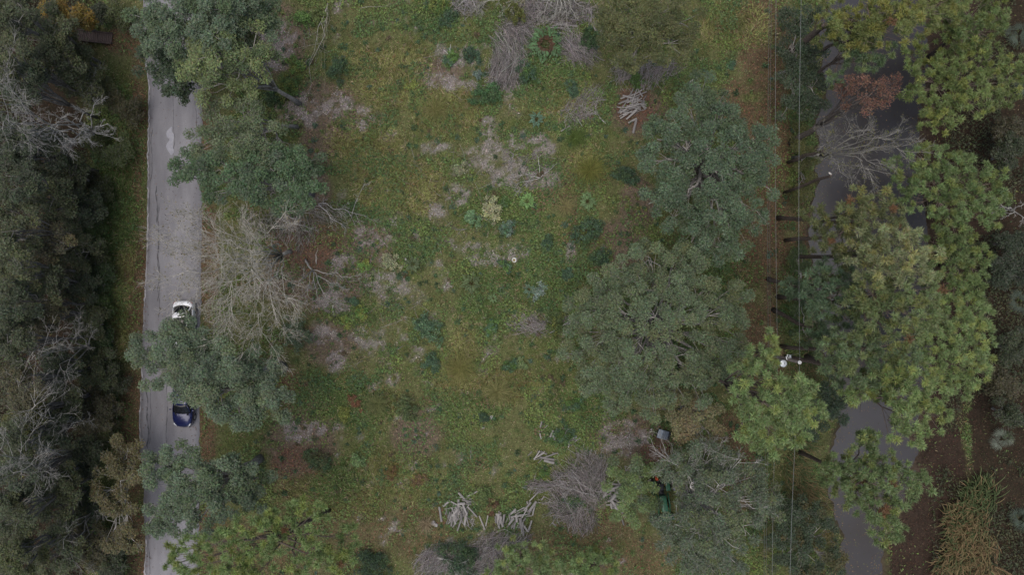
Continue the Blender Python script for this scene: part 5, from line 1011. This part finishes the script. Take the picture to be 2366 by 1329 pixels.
stone('round pale stone alone in the lower clearing grass', 1137, 965, .21, 3, .55); stone('small pale stone beside the round cream-flowered shrub', 938, 599, .12, 4)
stone('tiny pale stone in the lower clearing', 1066, 1047, .07, 6); stone('pale disc on the ground by the grey box', 1505, 993, .10, 7, .3); stone('white pebble at the tip of the grey branch by the widest oak', 1314, 731, .07, 8)
B = at(1188, 601); acc = Acc(); th = np.linspace(0, 2 * np.pi, 15); 
tube(acc, np.stack([np.cos(th) * .17, np.sin(th) * .17, np.full(15, .06)], 1), .055, 6, C_(.62, .62, .60)); e = empty('stump', B, 'pale hollow stump ring among weeds at the clearing centre', 'stump')
obj('rim', acc.mesh('rim', MBARK, True), e); acc = Acc(); tube(acc, [[0, 0, -.05], [0, 0, .05]], [.17, .15], 12, C_(.30, .22, .10)); obj('heart', acc.mesh('heart', MBARK), e)
# ------------------------------------------------------------------ wooden footbridge over the ditch
MPLANK = noise_mat('old_brown_planks', (.055, .040, .036), (.10, .078, .070), 6, .9, .4, stretch=(4, .6, 1))
B = P(222, 86); e = empty('footbridge', (B[0], B[1], .12), 'dark brown plank footbridge beside the road at the top left', 'footbridge', rz=math.radians(-6))
LW, LL = M2P(26), M2P(80)
acc = Acc(); box(acc, -.5, .5, -.5, .5, -.5, .5); unitbox = build_mesh('plank', np.concatenate(acc.V), [np.concatenate(acc.Q)], None, [MPLANK])
npl = 19; rg = RNG(5)
for k in range(npl):
    o = obj('plank', unitbox, e, (-LL / 2 + (k + .5) * LL / npl, rg.uniform(-.03, .03), .06 + rg.uniform(0, .008))); o.scale = (LL / npl - .022, LW * rg.uniform(.97, 1.03), .045); o.rotation_euler = (0, 0, rg.normal(0, .01))
for s in (-1, 1):
    o = obj('beam', unitbox, e, (0, s * LW * .38, -.06)); o.scale = (LL * 1.02, .12, .18)
    o = obj('kerb_rail', unitbox, e, (0, s * LW * .47, .135)); o.scale = (LL, .09, .09)

# ------------------------------------------------------------------ parked cars
def solid(name, c, rough=.4, metal=0, spec=.5, coat=0):
    m = noise_mat(name, tuple(v * .93 for v in c), tuple(min(1, v * 1.06) for v in c), 3, rough, .0, spec, metal=metal)
    if coat: m.node_tree.nodes['Principled BSDF'].inputs['Coat Weight'].default_value = coat; m.node_tree.nodes['Principled BSDF'].inputs['Coat Roughness'].default_value = .05
    return m
MWHITE = solid('white_car_paint', (.78, .79, .82), .35, 0, .5, .8); MBLUE = solid('dark_blue_car_paint', (.006, .010, .065), .3, .2, .5, .9)
MGLASS = solid('dark_car_glass', (.012, .013, .015), .05, 0, .4); MTYRE = solid('tyre_rubber', (.02, .02, .02), .85); MRIM = solid('wheel_alloy', (.45, .46, .48), .3, .9)
MPLAS = solid('black_plastic', (.018, .018, .02), .5); MLAMP = solid('clear_lamp', (.55, .57, .6), .1, .3, .8); MRED = solid('red_lamp', (.25, .012, .012), .15, 0, .8)
def loft(st, mt, name, parent, close=True, smooth=True):
    """st: list of rings (k,3)"""
    k = len(st[0]); V = np.concatenate(st); i = np.arange(k - 1); f = [np.concatenate([np.stack([s * k + i, s * k + i + 1, (s + 1) * k + i + 1, (s + 1) * k + i], 1) for s in range(len(st) - 1)])]
    fl = [f[0]]
    if close: fl += [np.arange(k)[::-1][None], (np.arange(k) + (len(st) - 1) * k)[None]]
    return obj(name, build_mesh(name, V, fl, None, [mt], smooth=smooth), parent)
def sheet(name, pts, mt, parent):      # pts (n, m, 3) grid
    n, m_ = len(pts), len(pts[0]); V = np.array(pts, float).reshape(-1, 3); Q = [[a * m_ + c, a * m_ + c + 1, (a + 1) * m_ + c + 1, (a + 1) * m_ + c] for a in range(n - 1) for c in range(m_ - 1)]
    o = obj(name, build_mesh(name, V, [np.array(Q)], None, [mt], smooth=True), parent); md = o.modifiers.new('thick', 'SOLIDIFY'); md.thickness = .012; md.offset = 0; return o
def car(label, px, py, rz, paint, name, glass_roof=False, L=4.55, W=1.82):
    p = P(px, py); e = empty(name, (p[0], p[1], RZ + .02), label, 'car', rz=rz)
    f = L / 4.6
    ys = np.array([-2.30, -2.24, -2.10, -1.8, -1.4, -.8, 0, .8, 1.2, 1.6, 1.9, 2.1, 2.22, 2.30]) * f
    wd = np.array([.62, .74, .84, .90, .91, .91, .91, .91, .90, .87, .80, .70, .58, .40]) * W / 1.82
    ht = np.array([.80, .93, 1.00, 1.03, 1.02, 1.0, .99, .99, .97, .91, .84, .76, .68, .58])
    rings = []
    for y, w_, h in zip(ys, wd, ht):
        s = [(-w_ * .92, .20), (-w_, .38), (-w_, h - .22), (-w_ * .965, h - .08), (-w_ * .86, h - .01), (-w_ * .45, h + .03), (0, h + .04)]
        s = s + [(-a, b_) for a, b_ in s[-2::-1]]; rings.append(np.array([(a, y, b_) for a, b_ in s]))
    loft(rings, paint, 'body', e)
    # greenhouse: pillars and roof shell
    by0, by1, ry0, ry1, zb, zt, wb, wt = -1.95 * f, 1.05 * f, -1.25 * f, .22 * f, .99, 1.45, .83, .60
    def gh(y, w_, z, n=9): return [(w_ * q, y - .10 * abs(q) ** 2 * (1 if y > 0 else -1) * 1.2, z + .045 * (1 - q * q)) for q in np.linspace(-1, 1, n)]
    sheet('roof', [gh(y, wt * (1 + .03 * math.sin((y - ry0) / (ry1 - ry0) * math.pi)), zt + .025 * math.sin((y - ry0) / (ry1 - ry0) * math.pi)) for y in np.linspace(ry0, ry1, 7)], paint, e)
    lerp = lambda a, b_, t: a * (1 - t) + b_ * t
    sheet('windshield', [gh(lerp(by1, ry1, t), lerp(wb * .93, wt * .96, t), lerp(zb - .02, zt - .01, t)) for t in np.linspace(0, 1, 6)], MGLASS, e)
    sheet('rear_window', [gh(lerp(by0, ry0, t), lerp(wb * .86, wt * .95, t), lerp(zb, zt - .01, t)) for t in np.linspace(0.02, 1, 6)], MGLASS, e)
    for s in (-1, 1):
        def side(y0, y1, inset=0): return [[(s * (lerp(wb, wt, t) + inset), lerp(y0[0], y0[1], t) * (1 - q) + lerp(y1[0], y1[1], t) * q, lerp(zb - .02, zt, t)) for q in np.linspace(0, 1, 5)] for t in np.linspace(0, 1, 4)]
        sheet('side_window', side((-.35 * f, -.45 * f), (by1 - .12, ry1 - .12)), MGLASS, e); sheet('side_window', side((by0 + .25, ry0 - .02), (-.42 * f, -.52 * f)), MGLASS, e)
        for (a0, a1), r_ in (((by1 - .06, ry1 - .10), .035), ((by0 + .20, ry0 - .04), .05), ((-.39 * f, -.485 * f), .03)):
            acc = Acc(); tube(acc, [(s * wb * .985, a0, zb - .03), (s * (wb + wt) / 2, (a0 + a1) / 2, (zb + zt) / 2 + .01), (s * wt * .99, a1, zt)], r_, 6); obj('pillar', build_mesh('pillar', np.concatenate(acc.V), [np.concatenate(acc.Q), np.concatenate(acc.T)], None, [paint], smooth=True), e)
        acc = Acc(); tube(acc, [(s * wt * 1.02, ry1 - .1, zt - .005), (s * wt * 1.05, -.5 * f, zt + .03), (s * wt * 1.02, ry0 - .02, zt - .005)], .04, 6); obj('roof_rail', build_mesh('roof_rail', np.concatenate(acc.V), [np.concatenate(acc.Q), np.concatenate(acc.T)], None, [paint], smooth=True), e)
        acc = Acc(); box(acc, s * .93, s * 1.10, .62 * f, .74 * f, .98, 1.12); mo = obj('mirror', build_mesh('mirror', np.concatenate(acc.V), [np.concatenate(acc.Q)], None, [paint]), e); md = mo.modifiers.new('round', 'BEVEL'); md.width = .04; md.segments = 3
        # lamps
        acc = Acc(); tube(acc, [(s * .50, 2.20 * f, .69), (s * .66, 2.07 * f, .74), (s * .76, 1.90 * f, .80)], [.05, .07, .045], 7); obj('headlight', build_mesh('headlight', np.concatenate(acc.V), [np.concatenate(acc.Q), np.concatenate(acc.T)], None, [MLAMP], smooth=True), e)
        acc = Acc(); tube(acc, [(s * .55, -2.27 * f, .84), (s * .74, -2.20 * f, .87), (s * .84, -2.02 * f, .88)], [.05, .06, .05], 7); obj('tail_light', build_mesh('tail_light', np.concatenate(acc.V), [np.concatenate(acc.Q), np.concatenate(acc.T)], None, [MRED], smooth=True), e)
        for y in (-1.38 * f, 1.40 * f):
            w_ = bpy.data.objects.new('wheel', None); COL.objects.link(w_); w_.parent = e; w_.location = (s * .80, y, .31)
            acc = Acc(); tube(acc, [(-.11, 0, 0), (-.09, 0, 0), (.09, 0, 0), (.11, 0, 0)], [.26, .32, .32, .26], 20); obj('tyre', build_mesh('tyre', np.concatenate(acc.V), [np.concatenate(acc.Q), np.concatenate(acc.T)], None, [MTYRE], smooth=True), w_)
            acc = Acc(); tube(acc, [(-.115 , 0, 0), (.115, 0, 0)], .2, 12); obj('rim', build_mesh('rim', np.concatenate(acc.V), [np.concatenate(acc.Q), np.concatenate(acc.T)], None, [MRIM]), w_)
    if glass_roof:
        sheet('glass_roof', [gh(y, wt * .84, zt + .035 + .025 * math.sin((y - ry0) / (ry1 - ry0) * math.pi)) for y in np.linspace(ry0 + .42, ry1 - .05, 6)], MGLASS, e)
        sheet('rear_spoiler', [gh(y, wt * .98, zt + .03) for y in np.linspace(ry0 - .06, ry0 + .12, 3)], paint, e)
    acc = Acc(); box(acc, -.62, .62, by1 - .08, by1 + .10, zb - .02, zb + .012); obj('cowl', build_mesh('cowl', np.concatenate(acc.V), [np.concatenate(acc.Q)], None, [MPLAS]), e)
    acc = Acc(); box(acc, -.60, .60, 2.17 * f, 2.285 * f, .34, .52); obj('grille', build_mesh('grille', np.concatenate(acc.V), [np.concatenate(acc.Q)], None, [MPLAS]), e)
    acc = Acc(); box(acc, -.75, .75, -2.0 * f, 2.0 * f, .17, .30); obj('underbody', build_mesh('underbody', np.concatenate(acc.V), [np.concatenate(acc.Q)], None, [MPLAS]), e)
    return e
car('white car with a dark glass roof parked on the road under the grey-green tree', 434, 753, math.pi, MWHITE, 'parked_car', True)
car('dark blue car parked on the road with only its front showing', 434, 926, math.pi - .06, MBLUE, 'parked_car')

# ------------------------------------------------------------------ tractor half hidden under the trees
MGREEN = solid('tractor_green_paint', (.016, .095, .042), .4, 0, .5, .3); MYEL = solid('tractor_yellow_paint', (.62, .42, .03), .45); MORNG = solid('orange_plastic', (.62, .10, .025), .5)
def part(name, acc, mt, parent, bev=0, smooth=False):
    fl = ([np.concatenate(acc.Q)] if acc.Q else []) + ([np.concatenate(acc.T)] if acc.T else [])
    o = obj(name, build_mesh(name, np.concatenate(acc.V), fl, None, [mt], smooth=smooth), parent)
    if bev: md = o.modifiers.new('round', 'BEVEL'); md.width = bev; md.segments = 3; md.limit_method = 'ANGLE'
    return o
p = at(1523, 1130); e = empty('tractor', (p[0], p[1], p[2] + .0), 'green tractor with front bucket half hidden under trees', 'tractor', rz=math.pi + math.radians(10))
# +y is forward
acc = Acc(); box(acc, -.30, .30, .25, 1.75, .85, 1.32); part('hood', acc, MGREEN, e, .09)
acc = Acc(); box(acc, -.22, .22, -.9, 1.7, .50, .84); part('chassis', acc, MPLAS, e)
acc = Acc(); box(acc, -.26, .26, -.62, -.12, .92, 1.05); box(acc, -.26, .26, -.72, -.6, 1.0, 1.45); part('seat', acc, MPLAS, e, .05)
th = np.linspace(0, 2 * np.pi, 17); acc = Acc(); tube(acc, np.stack([np.cos(th) * .2, .22 + np.sin(th) * .17, 1.38 + np.sin(th) * .1], 1), .02, 6); tube(acc, [(0, .4, 1.1), (0, .22, 1.38)], .025, 6); box(acc, -.2, .2, .21, .235, 1.37, 1.39); part('steering_wheel', acc, MPLAS, e)
for s in (-1, 1):
    acc = Acc(); box(acc, min(s * .42, s * .80), max(s * .42, s * .80), -1.1, -.05, 1.13, 1.20); part('fender', acc, MGREEN, e, .03)
    for y, r, hw, x in ((-.6, .56, .17, .62), (1.35, .34, .11, .56)):
        w_ = bpy.data.objects.new('wheel', None); COL.objects.link(w_); w_.parent = e; w_.location = (s * x, y, r)
        acc = Acc(); tube(acc, [(-hw, 0, 0), (-hw * .8, 0, 0), (hw * .8, 0, 0), (hw, 0, 0)], [r * .8, r, r, r * .8], 18); part('tyre', acc, MTYRE, w_)
        acc = Acc(); tube(acc, [(-hw * 1.04, 0, 0), (hw * 1.04, 0, 0)], r * .52, 12); part('rim', acc, MYEL, w_)
    acc = Acc(); tube(acc, [(s * .50, .1, 1.15), (s * .50, 1.2, 1.2), (s * .50, 2.1, .5), (s * .50, 2.35, .3)], .06, 4); part('loader_arm', acc, MGREEN, e)
    acc = Acc(); tube(acc, [(s * .38, -.95, .9), (s * .38, -.95, 2.0)], .04, 6); part('roll_bar_post', acc, MPLAS, e)
acc = Acc(); tube(acc, [(-.40, -.95, 2.0), (.40, -.95, 2.0)], .04, 6); part('roll_bar', acc, MPLAS, e)
acc = Acc(); box(acc, -.78, .78, 2.3, 2.36, .12, .62); box(acc, -.78, .78, 2.36, 2.95, .10, .15); box(acc, -.80, -.74, 2.36, 2.9, .10, .5); box(acc, .74, .80, 2.36, 2.9, .10, .5); part('bucket', acc, MGREEN, e)
acc = Acc(); box(acc, -.75, .75, -2.25, -2.17, .12, .62); box(acc, -.75, .75, -1.75, -1.68, .12, .5); box(acc, -.77, -.69, -2.17, -1.75, .10, .5); box(acc, .69, .77, -2.17, -1.75, .10, .5); part('box_blade', acc, MGREEN, e)
for s in (-1, 1):
    acc = Acc(); tube(acc, [(s * .25, -.85, .55), (s * .3, -1.7, .4)], .035, 5); part('lift_arm', acc, MPLAS, e)
acc = Acc(); box(acc, .10, .34, -1.35, -1.1, .9, 1.1); box(acc, .14, .30, -1.4, -1.05, .55, .9); part('toolbox', acc, MORNG, e, .03)

# ------------------------------------------------------------------ grey box
MBX = solid('grey_box_plastic', (.10, .12, .15), .55); MBX2 = solid('light_grey_panel', (.24, .28, .33), .5)
p = at(1530, 1002); e = empty('storage_box', p, 'blue-grey two-toned storage box beside the tan-leaved tree', 'box', rz=math.radians(-16))
acc = Acc(); box(acc, -.5, .5, -.36, .36, .0, .62); part('bin', acc, MPLAS, e, .03)
acc = Acc(); box(acc, -.55, -.12, -.40, .40, .622, .70); part('lid_panel', acc, MBX2, e, .02); acc = Acc(); box(acc, -.115, .40, -.40, .40, .622, .69); part('lid_panel', acc, MBX, e, .02)
acc = Acc(); box(acc, .44, .60, -.34, .34, .2, .58); part('side_shelf', acc, MPLAS, e, .02)

# ------------------------------------------------------------------ utility pole and wires
MPOLE = noise_mat('weathered_pole', (.10, .085, .075), (.19, .165, .15), 4, .9, .4, stretch=(4, 4, .5)); MGALV = solid('galvanised_grey', (.62, .66, .68), .4, .3); MPORC = solid('white_insulator', (.78, .78, .76), .25)
PZ = 11.0; p = P(1848, 838, PZ); x0, y0 = p[0], p[1]; e = empty('utility_pole', (x0, y0, gz1(x0, y0)), 'wooden utility pole with a transformer beside the bright pine', 'utility pole')
acc = Acc(); tube(acc, [(0, 0, -.1), (0, 0, 5), (0, 0, PZ - .12)], [.17, .145, .115], 12); part('pole', acc, MPOLE, e, smooth=True)
acc = Acc(); tube(acc, [(0, 0, PZ - .12), (0, 0, PZ - .02), (0, 0, PZ + .02), (0, 0, PZ + .10)], [.06, .10, .15, .13], 12); part('top_insulator', acc, MPORC, e, smooth=True)
acc = Acc(); tube(acc, [(-.45, -.30, 8.1), (-.45, -.30, 8.15), (-.45, -.30, 9.0), (-.45, -.30, 9.05), (-.45, -.30, 9.08)], [.2, .27, .27, .29, .25], 18); tr = part('transformer', acc, MGALV, e, smooth=True)
acc = Acc(); tube(acc, [(-.38, -.30, 9.06), (-.38, -.30, 9.30)], [.05, .03], 8); part('bushing', acc, MPORC, tr)
acc = Acc(); box(acc, -.36, -.08, -.22, -.12, 8.5, 8.62); part('bracket', acc, MGALV, e)
acc = Acc(); tube(acc, [(-.1, .12, 9.3), (-.30, .35, 9.4), (-.38, .45, 9.75)], [.05, .05, .04], 8); part('fuse_cutout', acc, MPORC, e); acc = Acc(); tube(acc, [(-.35, .05, 9.5), (-.45, .30, 9.62)], .045, 8); part('surge_arrester', acc, MPORC, e)
acc = Acc(); box(acc, -.08, .08, .10, .40, 9.2, 9.28); part('cutout_bracket', acc, MGALV, e)
MWIRE = solid('bare_wire', (.22, .23, .23), .5, .2); MCAB = solid('grey_cable', (.10, .10, .105), .7)
def wire(label, pts, r, mt):
    """pts: photo points with heights, the wire sags between them"""
    A = [P(*q) for q in pts]; path = []
    for a, b_ in zip(A[:-1], A[1:]):
        for t in np.linspace(0, 1, 13)[:-1]:
            q = a * (1 - t) + b_ * t; q[2] -= .5 * 4 * t * (1 - t); path.append(q)
    path.append(A[-1]); acc = Acc(); tube(acc, path, r, 6)
    return tag(part('power_line', acc, mt, None, smooth=True), label, 'wire', 'wires along the straw path')
wire('pale single top wire resting on the utility pole', [(1858, -250, 11), (1848, 838, 11.05), (1822, 1600, 11)], .011, MWIRE)
wire('leftmost of the three low wires along the path', [(1783, -250, 6.6), (1776, 838, 6.6), (1767, 1600, 6.6)], .012, MCAB)
wire('middle of the three low wires along the path', [(1788, -250, 6.9), (1781, 838, 6.9), (1772, 1600, 6.9)], .010, MCAB)
wire('rightmost of the three low wires along the path', [(1797, -250, 7.6), (1797, 838, 7.6), (1785, 1600, 7.6)], .010, MWIRE)
wire('short service wire from the pole down to the transformer', [(1846, 818, 10.6), (1822, 826, 9.6)], .010, MWIRE)
